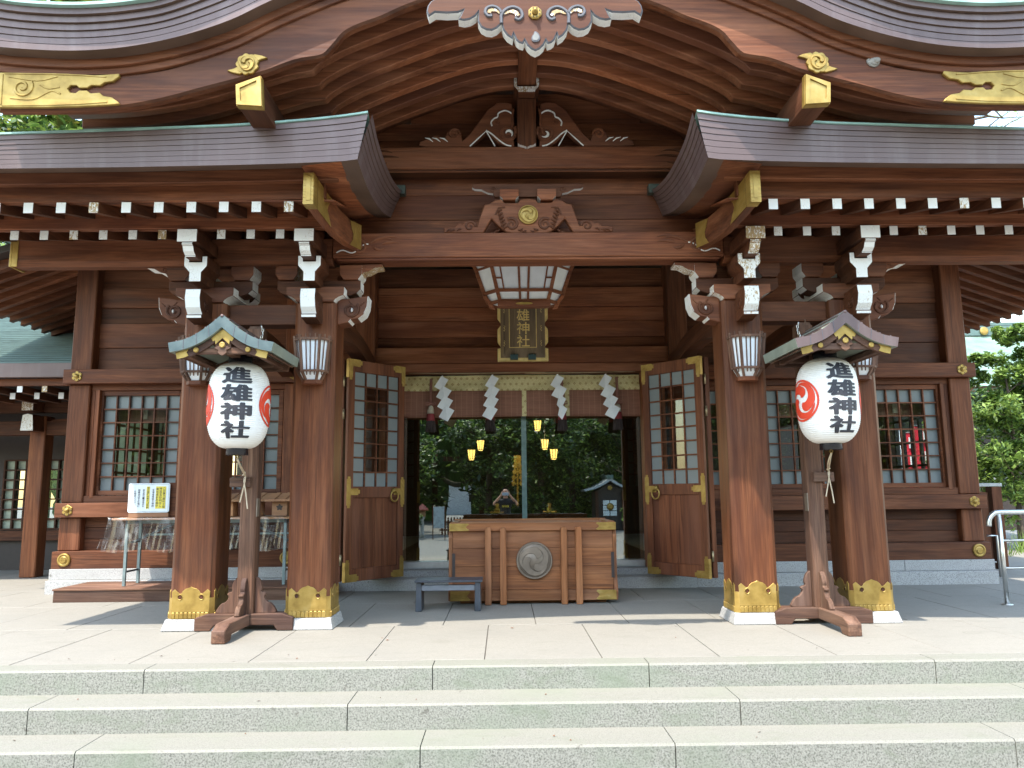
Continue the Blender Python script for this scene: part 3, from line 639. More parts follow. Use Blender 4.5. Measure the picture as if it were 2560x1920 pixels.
# ================================================================ PORCH: pillars, brackets, beams
def paint(m, cond, mi):
    me = bpy.data.meshes.new('p'); me.from_pydata(m.v, [], m.f); bm = bmesh.new(); bm.from_mesh(me); bmesh.ops.recalc_face_normals(bm, faces=bm.faces); bm.faces.ensure_lookup_table()
    for i, f in enumerate(bm.faces):
        if cond(f.normal, f.calc_center_median()): m.mi[i] = mi
    bm.free(); bpy.data.meshes.remove(me); return m
def chsq(cx, cy, h, c): return [(cx-h+c,cy-h),(cx+h-c,cy-h),(cx+h,cy-h+c),(cx+h,cy+h-c),(cx+h-c,cy+h),(cx-h+c,cy+h),(cx-h,cy+h-c),(cx-h,cy-h+c)]
for xc in (-2.83, -1.87, 1.87, 2.83):
    sg = 1 if xc > 0 else -1; inner = abs(xc) < 2; inw = -sg if inner else sg      # side the scroll nose points to
    m = M(); m.ext(chsq(xc, .18, .181, .031), 'z', .09, 2.76); Pp = part(m, 'pillar', WP, H, .003)
    m = M(); m.hexa([(xc-.222,-.045,.001),(xc+.222,-.045,.001),(xc+.222,.405,.001),(xc-.222,.405,.001),(xc-.198,-.02,.092),(xc+.198,-.02,.092),(xc+.198,.38,.092),(xc-.198,.38,.092)]); part(m, 'stone_pad', ST_BASE, Pp, .006)
    # gilt shoe
    m = M(); m.ext(chsq(xc, .18, .187, .033), 'z', .093, .262)
    prof = [(-.154,.26),(.154,.26),(.158,.312),(.135,.332),(.112,.312),(.092,.296),(.078,.300),(.068,.318),(.045,.336),(.02,.343),(0,.352),(-.02,.343),(-.045,.336),(-.068,.318),(-.078,.300),(-.092,.296),(-.112,.312),(-.135,.332),(-.158,.312)]
    for k in range(4):
        q = M(); q.ext(prof, 'y', -.187, -.179, 0, cham=.002)
        for s_ in (-1, 1):
            q.lathe([(.024, -.1885), (.021, -.192), (.017, -.1885)], s_*.088, .268, 14, 0, 'y'); q.ext([(s_*.088+.0135*math.sin(t*.7)*(1), .268+.014*math.cos(t*.7)-.003*abs(math.sin(t*.7))) for t in range(9)], 'y', -.1905, -.188, 1)
        q.box(-.155, .155, -.192, -.186, .150, .158)
        for j in range(9):
            x = -.138+.0345*j; q.ext([(x-.0165,.096),(x+.0165,.096),(x+.0165,.135),(x+.009,.147),(x-.009,.147),(x-.0165,.135)], 'y', -.197, -.186, 0, cham=.004)
        q.xf(lambda p: Matrix.Rotation(k*math.pi/2, 3, 'Z') @ p+Vector((xc, .18, 0)))
        m.add(q.v, q.f, q.mi)
    m.build('gilt_shoe', [GD, WDX], Pp)
    # capital block
    hb = [(-.16,2.762),(.16,2.762),(.175,2.785),(.205,2.805),(.245,2.82),(.25,2.835),(.25,2.895),(-.25,2.895),(-.25,2.835),(-.245,2.82),(-.205,2.805),(-.175,2.785)]
    m = M(); m.ext([(xc+a, z) for a, z in hb], 'y', -.03, .39); paint(m, lambda n, c: abs(n.x) > .35, 1); part(m, 'bearing_block', [WX, WH], H, .003)
    # front nose with white cut end
    pr = [(.02,2.80),(-.27,2.815),(-.285,2.74),(-.262,2.66),(-.225,2.622),(-.215,2.606),(-.235,2.60),(-.228,2.575),(-.06,2.555),(.02,2.575)]
    m = M(); m.ext(pr, 'x', xc-.064, xc+.064, cham=0); paint(m, lambda n, c: n.y < -.6 and c.z > 2.57, 1)
    for s_ in (-1, 1): m.tube([(xc+s_*.065, -.14+p[0], 2.69+p[2]) for p in spiral(0, 0, .05, .012, 1.4, 2.2, 0, 20)], .008, 5)
    part(m, 'beam_nose', [WDX, WH], H, .003)
    # side scroll nose
    sp = [(0,2.61),(0,2.81),(.10,2.812),(.27,2.838),(.262,2.74),(.235,2.675),(.18,2.632),(.12,2.622),(.10,2.598),(0,2.575)]
    bx = xc+inw*.175
    m = M(); m.ext([(bx+inw*a, z) for a, z in sp], 'y', .07, .25, cham=.006); paint(m, lambda n, c: n.x*inw > .45 and c.z > 2.60, 1)
    m.tube(spiral(bx+inw*.12, 2.71, .072, .010, 1.6, .8 if inw > 0 else math.pi-.8, .066, 32, -inw), [.014-.006*i/32 for i in range(33)], 6, 2)
    m.tube([(bx+inw*(.10+.14*t), .066, 2.79-.05*math.sin(t*3)) for t in [i/10 for i in range(11)]], .006, 5, 2)
    m.tube([(bx+inw*(.118+.012*math.cos(t)), .058, 2.705+.02*math.sin(t)) for t in [i*.3-1.2 for i in range(9)]], [.003,.006,.009,.010,.011,.010,.009,.006,.003], 6, 1)
    part(m, 'scroll_nose', [WC, WH, WDX], H, .0025)
    # bracket arm in x and its bearing blocks
    arm = [(-.37,2.985),(-.37,2.905),(-.335,2.872),(-.28,2.852),(-.19,2.846),(.19,2.846),(.28,2.852),(.335,2.872),(.37,2.905),(.37,2.985)]
    m = M(); m.ext([(xc+a, z) for a, z in arm], 'y', .10, .26); paint(m, lambda n, c: abs(n.x) > .4, 1); part(m, 'bracket_arm', [WDX, WH], H, .003)
    for d in (-.285, .285):
        bl = [(-.085,2.987),(.085,2.987),(.10,3.005),(.128,3.035),(.13,3.048),(.13,3.118),(-.13,3.118),(-.13,3.048),(-.128,3.035),(-.10,3.005)]
        m = M(); m.ext([(xc+d+a*.76, z) for a, z in bl], 'y', .07, .29); paint(m, lambda n, c: abs(n.x) > .35, 1); part(m, 'bearing_block', [WX, WH], H, .003)
    for d in (-.16, .17):                                          # rear row of blocks and a short arm
        m = M(); m.ext([(xc+d+a*.62, z) for a, z in bl], 'y', .42, .56); paint(m, lambda n, c: abs(n.x) > .35, 1); part(m, 'bearing_block', [WX, WH], H, .003)
    m = M(); m.ext([(xc+a*.8, z) for a, z in arm], 'y', .40, .55); paint(m, lambda n, c: abs(n.x) > .4, 1); part(m, 'bracket_arm', [WDX, WH], H, .003)
    # arm out to the front: stem + U block, curved tip, end plate
    ub = [(-.05,2.885),(.05,2.885),(.05,2.966),(.066,2.985),(.095,3.018),(.097,3.03),(.097,3.105),(.054,3.105),(.054,3.055),(-.054,3.055),(-.054,3.105),(-.097,3.105),(-.097,3.03),(-.095,3.018),(-.066,2.985),(-.05,2.966)]
    m = M(); m.ext([(xc+a, z) for a, z in ub], 'y', -.25, .05); paint(m, lambda n, c: n.y < -.9, 1); part(m, 'bearing_block', [WDX, WH], H, .002)
    m = M(); m.ext([(.05,3.16),(-.44,3.165),(-.445,3.148),(-.425,3.14),(-.405,3.10),(-.365,3.075),(-.365,3.064),(.05,3.064)], 'x', xc-.045, xc+.045); paint(m, lambda n, c: n.y < -.5 or (n.y < -.2 and c.y < -.3), 1); part(m, 'bracket_arm', [WDX, WH], H, .002)
    m = M(); m.box(xc-.082, xc+.082, -.45, .04, 3.166, 3.275); paint(m, lambda n, c: n.y < -.9, 1); part(m, 'bracket_arm', [WDX, WH], H, .002)
    # small carved tip under the big beam
    tp = [(.25,3.035),(.25,3.125),(.56,3.13),(.565,3.105),(.50,3.098),(.44,3.062),(.40,3.055),(.38,3.035)]
    m = M(); m.ext([(xc+inw*a, z) for a, z in tp], 'y', .08, .24); paint(m, lambda n, c: (n.z < -.3 or n.x*inw > .6) and (c.x-xc)*inw > .37, 1)
    m.tube(spiral(xc+inw*.40, 3.085, .03, .008, 1.2, 0, .076, 16), .005, 5, 0); part(m, 'scroll_nose', [WC, WH], H, .002)
    # curved tie beam back to the hall
    cp = smooth_curve([(.33,2.70),(.9,2.80),(1.7,2.83),(2.68,2.72)], 5); cp2 = smooth_curve([(2.68,2.50),(1.7,2.64),(.9,2.60),(.33,2.46)], 5)
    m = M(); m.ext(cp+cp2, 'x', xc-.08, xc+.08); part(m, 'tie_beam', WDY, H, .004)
for sx in (-1, 1):
    m = M(); m.box(min(sx*2.05, sx*2.65), max(sx*2.05, sx*2.65), .09, .27, 2.585, 2.765); part(m, 'tie_beam', WDX, H)
    # eave purlin with gilt cap
    m = M(); m.ext([(.015,3.345),(.015,3.15),(.055,3.112),(.16,3.112),(.20,3.15),(.20,3.345)], 'x', min(sx*1.74, sx*4.55), max(sx*1.74, sx*4.55)); pu = part(m, 'eave_purlin', WX, H, .004)
    m = M(); m.box(min(sx*4.551, sx*4.572), max(sx*4.551, sx*4.572), .008, .207, 3.105, 3.352); m.box(min(sx*4.50, sx*4.551), max(sx*4.50, sx*4.551), .008, .0148, 3.105, 3.352); part(m, 'gilt_cap', GD, pu, .002)
    m = M(); m.box(min(sx*1.74, sx*4.5), max(sx*1.74, sx*4.5), .10, .18, 3.3455, 3.45); part(m, 'purlin_filler', WDX, H, 0)
# big rainbow beam
m = M(); m.box(-1.735, 1.735, 0, .23, 3.165, 3.388); m.box(-1.70, 1.70, .012, .22, 3.142, 3.165)
KB = part(m, 'rainbow_beam', WB, H, .007)
for sx in (-1, 1):
    m = M(); y = -.002
    m.tube(spiral(sx*1.50, 3.265, .062, .012, 1.7, math.pi*.5, y, 34, sx), [.013-.006*i/34 for i in range(35)], 6)
    for (dx, dz, l, up) in ((.10, .03, .20, .05), (.16, .055, .20, .035), (.20, .02, .16, .02), (.12, .0, .10, -.03)):
        m.tube([(sx*(1.50-dx-l*t), y, 3.265+dz+up*math.sin(t*2.6)) for t in [i/8 for i in range(9)]], [.004,.009,.013,.014,.013,.011,.009,.006,.002], 6)
    m.tube([(sx*(1.42+.3*t), y, 3.19-.012*math.sin(t*6)) for t in [i/12 for i in range(13)]], .006, 5)
    m.build('scroll_carving', WC, KB)
    m = M(); m.tube([(sx*(1.70-.28*t), .0, 3.21+.07*t**2+.02*math.sin(t*9)) for t in [i/14 for i in range(15)]], .0065, 5); m.build('white_scroll_line', WH, KB)
# tympanum planks
for z0, z1, mt in ((3.33, 3.625, WX), (3.628, 3.865, WB), (3.868, 4.06, WX)):
    m = M(); m.box(-2.4, 2.4, .33, .40, z0, z1); part(m, 'gable_plank', mt, H, .003)
RU = smooth_curve([(0,4.825),(.3,4.80),(.6,4.725),(.85,4.635),(1.1,4.535),(1.4,4.405),(1.58,4.30),(1.645,4.235)], 6)[:-1]+smooth_curve([(1.645,4.235),(1.70,4.225),(1.82,4.20),(2.1,4.11),(2.5,3.99),(2.9,3.92),(3.2,3.90),(3.45,3.895)], 5)
for z0, z1 in ((4.26, 4.43), (4.433, 4.60), (4.603, 4.90)):
    m = M(); xs = [i*.1 for i in range(-24, 25)]
    top = [(x, min(z1, interp(RU, abs(x))+.118)) for x in xs if interp(RU, abs(x))+.118 > z0+.02]
    if len(top) > 2: m.ext([(top[0][0], z0)]+top+[(top[-1][0], z0)], 'y', .36, .42); part(m, 'gable_plank', WX, H, .002)
m = M(); m.box(-1.62, 1.62, .15, .355, 4.055, 4.268); m.box(-1.62, 1.62, .165, .355, 4.028, 4.055, 1)
KU = part(m, 'rainbow_beam', [WB, WDX], H, .007)
for sx in (-1, 1):
    m = M()
    for (x, z, l, up) in ((1.44,4.20,.2,.03), (1.42,4.16,.24,.015), (1.45,4.12,.16,-.02), (1.46,4.22,.12,.02)):
        m.tube([(sx*(x-l*t), .148, z+up*math.sin(t*2.8)) for t in [i/8 for i in range(9)]], [.003,.008,.012,.013,.012,.010,.008,.005,.002], 6)
    m.build('scroll_carving', WDX, KU)
# lower frog-leg strut
def AN(x, y): return ((x-1095)*.00074, 3.392+(635-y)*.000816)
half = [(1095,640),(1300,640),(1370,620),(1450,560),(1540,470),(1640,636),(1740,636),(2112,632),(2117,575),(2050,560),(1985,560),(1940,520),(1890,530),(1875,505),(1800,485),(1735,515),(1715,560),(1625,310),(1560,298),(1500,258),(1420,250),(1380,290),(1215,290),(1185,255),(1095,240)]
def strut(half, fn, y0, y1, name, mats, cham=.008):
    r = [fn(*p) for p in half]; r[0] = (0, r[0][1]-.0); r[-1] = (0, r[-1][1]); l = [(-a, b) for a, b in r[-2:0:-1]]
    m = M(); m.ext(r+l, 'y', y0, y1, cham=cham); return m
m = strut(half, AN, .02, .09, 'x', None); KF = part(m, 'frog_leg_strut', [WB], H, 0)
m = M()
for sx in (-1, 1):
    def q(x, y): a = AN(x, y); return (sx*a[0], a[1])
    c = q(1295, 540); m.tube(spiral(c[0], c[1], .058, .008, 1.5, math.pi*.3 if sx > 0 else math.pi*.7, .018, 30, sx), [.016-.009*i/30 for i in range(31)], 6)
    for k in range(6):
        a = q(1455-13*k, 385+38*k); m.tube([(a[0]-sx*.03, .018, a[1]+.012), (a[0], .012, a[1]), (a[0]+sx*.012, .018, a[1]-.018)], [.006, .016, .006], 6)
    c = q(1800, 560); m.tube(spiral(c[0], c[1], .050, .006, 1.3, math.pi if sx > 0 else 0, .018, 26, -sx), [.013-.006*i/26 for i in range(27)], 6)
    for (x, y, l) in ((1900, 590, 60), (1970, 600, 70), (2020, 600, 70)): a = q(x, y); b = q(x+l, y+25); m.tube([(a[0], .018, a[1]), ((a[0]+b[0])/2, .012, (a[1]+b[1])/2+.01), (b[0], .018, b[1])], [.004, .010, .003], 6)
    for (x, y, l) in ((1120, 610, 50), (1160, 590, 60), (1440, 600, 60), (1480, 620, 70)): a = q(x, y); b = q(x+l, y+15); m.tube([(a[0], .018, a[1]), ((a[0]+b[0])/2, .010, (a[1]+b[1])/2-.01), (b[0], .018, b[1])], [.004, .011, .003], 6)
    a, b, c = q(1375, 345), q(1450, 350), q(1495, 430); m.tube([(a[0], .018, a[1]), (b[0], .016, b[1]), (c[0], .018, c[1])], .008, 6)
m.build('carving', WC, KF)
m = M(); crest(m, 0, .018, 3.555, .088, 0, 0, .016, True, R(60)); m.build('gilt_crest', GD, KF)
# arm with two blocks above it
ar = [(-.50,3.865),(-.505,3.835),(-.48,3.82),(-.42,3.815),(-.36,3.785),(-.31,3.775),(-.30,3.745),(.30,3.745),(.31,3.775),(.36,3.785),(.42,3.815),(.48,3.82),(.505,3.835),(.50,3.865)]
m = M(); m.ext(ar, 'y', .06, .11); paint(m, lambda n, c: n.z < -.4 and abs(c.x) > .31, 1)
for sx in (-1, 1): m.tube(spiral(sx*.315, 3.81, .03, .008, 1.3, 0, .056, 18), .006, 5)
part(m, 'bracket_arm', [WC, WH], H, .002)
for d in (-.168, .168):
    m = M(); m.ext([(d-.055,3.700),(d+.055,3.700),(d+.065,3.715),(d+.085,3.735),(d+.085,3.80),(d-.085,3.80),(d-.085,3.735),(d-.065,3.715)], 'y', .015, .2); paint(m, lambda n, c: abs(n.x) > .3 and n.z < -.1, 1); part(m, 'bearing_block', [WB, WH], H, .002)
# upper strut with centre post
def BN(x, y): return ((x-1205)*.001367, 4.268+(990-y)*.00147)
hu = [(1290,988),(1300,700),(1340,688),(1410,690),(1425,708),(1470,735),(1590,900),(1640,945),(1652,900),(1680,868),(1725,868),(1750,900),(1760,930),(1830,908),(1850,925),(1930,950),(1935,978),(1870,986),(1590,986),(1480,885),(1400,960),(1340,986)]
for sx in (-1, 1):
    m = M(); m.ext([(sx*BN(*p)[0], BN(*p)[1]) for p in hu], 'y', .16, .24, cham=.008); st = part(m, 'gable_strut', [WC], H, 0)
    m = M(); e = lambda x, y: (sx*BN(x, y)[0], .156, BN(x, y)[1])
    c = BN(1335, 895); m.tube(spiral(sx*c[0], c[1], .085, .012, 1.5, math.pi*.8 if sx > 0 else math.pi*.2, .156, 30, sx), [.020-.010*i/30 for i in range(31)], 6, 1)
    m.build('carved_scroll', [WH, WC], st); m = M()
    c = BN(1697, 905); m.tube(spiral(sx*c[0], c[1], .055, .01, 1.3, math.pi if sx > 0 else 0, .156, 26, -sx), [.014-.006*i/26 for i in range(27)], 6, 1)
    m.build('carved_scroll', [WH, WC], st); m = M()
    m.tube([e(1420, 985), e(1480, 885), e(1530, 930), e(1590, 985)], .006, 5, 0)
    m.tube([e(*p) for p in smooth_curve([(1302,770),(1330,752),(1360,748),(1395,765),(1402,790),(1425,800),(1445,825),(1440,850)], 4)], .0075, 5, 0)
    m.tube([e(*p) for p in smooth_curve([(1310,985),(1350,975),(1400,940),(1440,905),(1480,880)], 4)], .007, 5, 0)
    m.tube([e(*p) for p in smooth_curve([(1395,800),(1412,825),(1400,838),(1388,825)], 4)], .010, 5, 1)
    m.tube([e(*p) for p in smooth_curve([(1292,740),(1302,790),(1298,840),(1312,880)], 4)], .014, 5, 1)
    m.build('carving', [WH, WC], st); m = M()
    for k in range(3): m.tube([e(1740+50*k, 955), e(1765+50*k, 935), e(1795+50*k, 928)], [.003, .008, .002], 5, 0)
    m.build('carved_leaf', [WH, WC], st); m = M()
    m.tube(spiral(sx*BN(1330, 0)[0], BN(0, 905)[1], .04, .02, .6, -2.4 if sx > 0 else -.7, .146, 12, 1), [.004,.006,.009,.011,.012,.013,.013,.012,.011,.009,.007,.005,.003], 6, 0)
    m.build('carving', [WH, WC], st)
m = M(); m.ext([(-.088,4.715),(.088,4.715),(.085,4.28),(.06,4.262),(.03,4.255),(0,4.24),(-.03,4.255),(-.06,4.262),(-.085,4.28)], 'y', .10, .26); paint(m, lambda n, c: n.z < -.4, 1)
part(m, 'gable_post', [WDZ, WH], H, .004)
m = M(); m.ext([(-.075,4.722),(.075,4.722),(.085,4.745),(.112,4.775),(.116,4.79),(.116,4.865),(.087,4.865),(.087,4.78),(-.087,4.78),(-.087,4.865),(-.116,4.865),(-.116,4.79),(-.112,4.775),(-.085,4.745)], 'y', .0, .28); paint(m, lambda n, c: n.y < -.9, 1)
part(m, 'bearing_block', [WDX, WH], H, .002)

# ================================================================ CURVED GABLE (upper roof)
def sym(c): return [(-x, z) for x, z in c[:0:-1]]+c
HB = sym(smooth_curve([(0,5.05),(.5,5.0),(1.0,4.86),(1.4,4.72),(1.84,4.521),(2.12,4.373),(2.43,4.262),(2.73,4.19),(3.0,4.155),(3.3,4.148),(3.69,4.175),(3.95,4.22)], 4))
HT = sym(smooth_curve([(0,5.40),(.5,5.36),(1.0,5.22),(1.5,5.02),(2.0,4.76),(2.49,4.525),(2.76,4.463),(3.06,4.436),(3.3,4.438),(3.6,4.465),(3.95,4.54)], 4))
HU = sym(smooth_curve([(0,5.0),(.5,4.95),(1.0,4.80),(1.455,4.629),(1.6,4.556),(1.928,4.387),(2.254,4.232),(2.6,4.105),(2.927,4.066),(3.3,4.062),(3.78,4.077)], 4))
HL = sym(smooth_curve([(0,4.78),(.4,4.745),(.854,4.603),(1.088,4.494),(1.25,4.43),(1.35,4.374),(1.41,4.30),(1.478,4.215)], 5)[:-1]+smooth_curve([(1.478,4.215),(1.53,4.187),(1.70,4.155),(1.916,4.07),(2.1,4.015),(2.35,3.945),(2.62,3.868),(2.911,3.812),(3.3,3.79),(3.77,3.789)], 4))
XS = [-3.95+7.9*i/120 for i in range(121)]
def edge_rows(lo, hi, y0, over, layers, groove=.010):
    """rows of a layered roof edge from bottom to top; lo/hi: functions x->(pt)"""
    rows = []; n = layers
    ts = []
    for k in range(n):
        a, b = k/n, (k+1)/n; dy = over*(k/(n-1))**2 if n > 1 else 0
        ts += [(a+.03/n, -dy), (b-.045/n, -dy-.002), (b-.035/n, -dy+groove), (b+.02/n, -dy+groove)]
    return ts[:-2]
ts = edge_rows(None, None, -1.6, .07, 6, .008)
m = M()
for (t0, d0), (t1, d1) in zip(ts, ts[1:]):
    r0 = [(x, -1.6+d0, interp(HB, x)+(interp(HT, x)-interp(HB, x))*.95*t0) for x in XS]; r1 = [(x, -1.6+d1, interp(HB, x)+(interp(HT, x)-interp(HB, x))*.95*t1) for x in XS]
    m.grid([r0, r1], 1 if d1 > d0+.005 or (d0 > d1+.005 and t1-t0 < .02) else 0, False)
gr = m.build('gable_roof', [FA, FAD], H)
m = M()                                                        # patina lip and roof skin
z = lambda x: interp(HB, x)+(interp(HT, x)-interp(HB, x))*.95
m.grid([[(x, -1.66, z(x)-.004) for x in XS], [(x, -1.705, z(x)) for x in XS], [(x, -1.705, z(x)+.022) for x in XS], [(x, -1.0, z(x)+.06) for x in XS], [(x, 3.0 if abs(x) < 3.42 else -.95, z(x)+(.10 if abs(x) < 3.42 else .062)) for x in XS]], 0, False)
m.build('copper_skin', PAT, gr)
m = M(); m.grid([[(x, -1.6, interp(HB, x)+.002) for x in XS], [(x, -1.49, interp(HB, x)-.004) for x in XS], [(x, -1.47, interp(HB, x)+.05) for x in XS]], 0, False); m.build('soffit', FAD, gr)
for sx in (-1, 1):
    m = M(); m.add([(sx*3.95, -1.6, interp(HB, 3.94)), (sx*3.95, -1.66, interp(HT, 3.94)), (sx*3.95, -.95, interp(HT, 3.94)+.06), (sx*3.95, -.95, interp(HB, 3.94))], [(0,1,2,3)]); m.build('verge', FA, gr)
# moulding and barge board
m = M(); xs = [x for x in XS if abs(x) <= 3.86]
for y, a, b in ((-1.50, -.062, .03), (-1.472, -.115, -.06)):
    lo = [(x, interp(HB, x)+a) for x in xs]; hi = [(x, interp(HB, x)+b) for x in xs]; m.ext(lo+hi[::-1], 'y', y, -1.40)
part(m, 'moulding', WX, H, .004)
up = [p for p in HU]; lo = [p for p in HL]
m = M(); m.ext(lo+up[::-1], 'y', -1.45, -1.385, cham=.016, mc=1); BG = part(m, 'barge_board', [WX, WDX], H, 0)
for sx in (-1, 1):
    # pierced gilt plate at the end of the barge board
    def gp(x): return interp(HU, x)-.012, interp(HL, x)+.012
    t = [(x, gp(x)[0]) for x in (3.775, 3.6, 3.4, 3.2, 3.0, 2.93)]; b = [(x, gp(x)[1]) for x in (2.915, 3.0, 3.2, 3.4, 3.6, 3.765)]
    inn = [(2.93,4.03),(2.97,3.995),(3.03,3.985),(3.06,3.962),(3.12,3.965),(3.15,3.945),(3.205,3.945),(3.225,3.965),(3.265,3.965),(3.285,3.94),(3.265,3.912),(3.225,3.908),(3.205,3.927),(3.15,3.927),(3.12,3.905),(3.06,3.91),(3.03,3.885),(2.97,3.875),(2.925,3.84)]
    m = M(); m.ext([(sx*x, z) for x, z in t+inn+b], 'y', -1.472, -1.451, cham=.004)
    m.tube(spiral(sx*3.60, 3.95, .075, .01, 1.5, math.pi*.2, -1.470, 30, sx), [.012]*31, 6)
    for pts in ([(3.70,4.03),(3.5,4.0),(3.36,4.03)], [(3.68,3.87),(3.52,3.86),(3.40,3.92),(3.33,3.90)], [(3.48,3.97),(3.42,3.94),(3.34,3.95)], [(3.73,4.055),(3.3,4.045),(3.02,4.025)], [(3.73,3.815),(3.3,3.82),(3.0,3.838)], [(3.745,4.05),(3.74,3.82)]):
        m.tube([(sx*x, -1.471, z) for x, z in (smooth_curve(pts, 4) if len(pts) > 2 else pts)], .007, 6)
    m.build('pierced_gilt_plate', GD, BG)
    # flaming jewel ornament
    m = M(); cx, cz = sx*2.035, 4.125
    fl_ = []
    for k in range(40):
        a = 2*math.pi*k/40; r = .072+.011*abs(math.sin(a*4.5)); fl_.append((cx+r*math.cos(a), cz+r*math.sin(a)))
    m.ext(fl_, 'y', -1.47, -1.451, cham=.004)
    for a0, s2 in ((.75, 1), (.75+math.pi, 1)):
        a = a0 if sx < 0 else math.pi-a0
        d = Vector((math.cos(a), math.sin(a))); n_ = Vector((-d.y, d.x))*(1 if sx < 0 else -1)
        pts = [d*.06+n_*-.03, d*.095-n_*.04, d*.135-n_*.06, d*.12-n_*.025, d*.09+n_*.02, d*.06+n_*.03]
        m.ext([(cx+p.x, cz+p.y) for p in pts], 'y', -1.468, -1.451, cham=.003)
    for k in range(3): m.ext([(cx+q_[0], cz+q_[1]) for q_ in comma(.060, k*2.094+.4, cw=sx)], 'y', -1.482, -1.468, cham=.003)
    m.build('gilt_flame_ornament', GD, BG)
# curved ribs and boards under the gable
up_ = [(x, z+.11) for x, z in RU]
for k in range(7):
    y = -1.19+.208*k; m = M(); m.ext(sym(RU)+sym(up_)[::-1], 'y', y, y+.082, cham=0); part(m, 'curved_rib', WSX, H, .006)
m = M(); sr = sym(RU); m.grid([[(x, -1.385, z+.10) for x, z in sr], [(x, .42, z+.10) for x, z in sr]]); m.grid([[(x, -1.385, z+.13) for x, z in sr], [(x, .42, z+.13) for x, z in sr]]); m.build('curved_soffit', WX, H)
m = M(); m.box(-.084, .084, -1.36, .36, 4.80, 4.93); part(m, 'ridge_beam', WY, H)
for sx in (-1, 1):
    q = lambda a, b: (min(sx*a, sx*b), max(sx*a, sx*b))
    m = M(); m.hexa([(sx*1.905,-1.46,3.78),(sx*2.078,-1.46,3.79),(sx*2.078,.5,3.79),(sx*1.905,.5,3.78),(sx*1.92,-1.46,3.998),(sx*2.088,-1.46,3.935),(sx*2.088,.5,3.935),(sx*1.92,.5,3.998)]); kb = part(m, 'gable_purlin', WDY, H)
    def fr(o): return [(sx*(1.900+o), 3.775+o), (sx*(2.082-o), 3.787+o), (sx*(2.092-o), 3.940-o*.9), (sx*(1.916+o), 4.006-o*1.2)]
    m = M(); m.ext(fr(0), 'y', -1.505, -1.459, 0); m.ext(fr(.003), 'y', -1.512, -1.505, 0)
    a, b = fr(.003), fr(.03)
    m.add([(x, -1.522, z) for x, z in a]+[(x, -1.522, z) for x, z in b]+[(x, -1.511, z) for x, z in a]+[(x, -1.513, z) for x, z in b], [(i, (i+1) % 4, 4+(i+1) % 4, 4+i) for i in range(4)]+[(i, (i+1) % 4, 8+(i+1) % 4, 8+i) for i in range(4)]+[(4+i, 4+(i+1) % 4, 12+(i+1) % 4, 12+i) for i in range(4)], 0)
    m.build('gilt_cap', GD, kb)
# pendant board (gegyo)
def GN(x, y): return ((x-1083)*.00077, 1.088+(3.326-(y-114)*.000937)*.9715)
gl = [(1088,408),(1045,392),(1010,362),(990,325),(975,352),(940,342),(915,322),(893,272),(882,310),(835,282),(800,240),(786,190),(745,225),(700,243),(650,238),(605,215),(577,170),(583,92),(560,125),(510,152),(455,162),(405,152),(425,120),(447,80),(400,98),(300,102),(200,96),(142,130),(124,85),(134,40),(160,5),(240,-40),(500,-90),(800,-120),(1083,-130)]
L_ = [GN(*p) for p in gl]; L_[0] = (0, L_[0][1]); L_[-1] = (0, L_[-1][1]); Rr_ = [(-a, b) for a, b in L_[-2:0:-1]]
m = M(); m.ext(L_+Rr_, 'y', -1.74, -1.655, 0, 1, 0, cham=.010, mc=2)
GG = part(m, 'gable_pendant', [WC, WH, GREYLINE], H, 0)
m = M()
for sx in (-1, 1):
    g_ = lambda x, y, dy=-1.742: (sx*-GN(x, y)[0], dy, GN(x, y)[1])
    m.tube([g_(*p) for p in smooth_curve([(786,190),(788,120),(830,75),(890,58),(950,80),(972,130),(940,160),(905,148)], 5)], .012, 6, 0)
    m.tube([g_(*p) for p in smooth_curve([(790,110),(760,70),(710,52),(660,65),(645,100),(670,130),(705,130)], 5)], .012, 6, 0)
    m.ext([g_(*p)[::2] for p in [(805,118),(840,92),(890,80),(930,95),(948,125),(915,140),(900,112),(860,105),(825,118)]], 'y', -1.746, -1.738, 1)
    m.ext([g_(*p)[::2] for p in [(772,98),(740,75),(700,68),(668,80),(662,105),(690,108),(700,95),(740,95),(768,115)]], 'y', -1.746, -1.738, 1)
    m.ext([g_(*p)[::2] for p in [(918,122),(935,138),(912,142)]], 'y', -1.747, -1.740, 2)
    m.ext([g_(*p)[::2] for p in [(688,108),(710,116),(682,122)]], 'y', -1.747, -1.740, 2)
hz = GN(1083, 300)[1]; hp = [(.034*math.sin(t)*abs(math.sin(t*.5+.4))**.3, hz+.040*math.cos(t)-.006*abs(math.sin(t))) for t in [i*2*math.pi/20 for i in range(20)]]
m.ext(hp, 'y', -1.748, -1.739, 0, cham=.003); m.ext([(x*.72, hz+(z-hz)*.72) for x, z in hp], 'y', -1.7505, -1.747, 3)
m.build('pendant_scrolls', [GREYLINE, WH, DARK, simple("pale_grey_inlay", (0.2, 0.2, 0.19), 0.6)], GG)
m = M(); cz = 4.322
m.lathe([(.048,-1.741),(.048,-1.752),(.040,-1.758)], 0, cz, 8, 0, 'y', math.pi/8); m.lathe([(.022,-1.758),(.02,-1.772),(.014,-1.776),(.012,-1.79),(.003,-1.793)], 0, cz, 16, 0, 'y')
for k in range(8): m.box(.034*math.cos(k*.785+.39)-.0035, .034*math.cos(k*.785+.39)+.0035, -1.7605, -1.757, cz+.034*math.sin(k*.785+.39)-.005, cz+.034*math.sin(k*.785+.39)+.005, 1)
m.build('gilt_boss', [GD, DARK], GG)

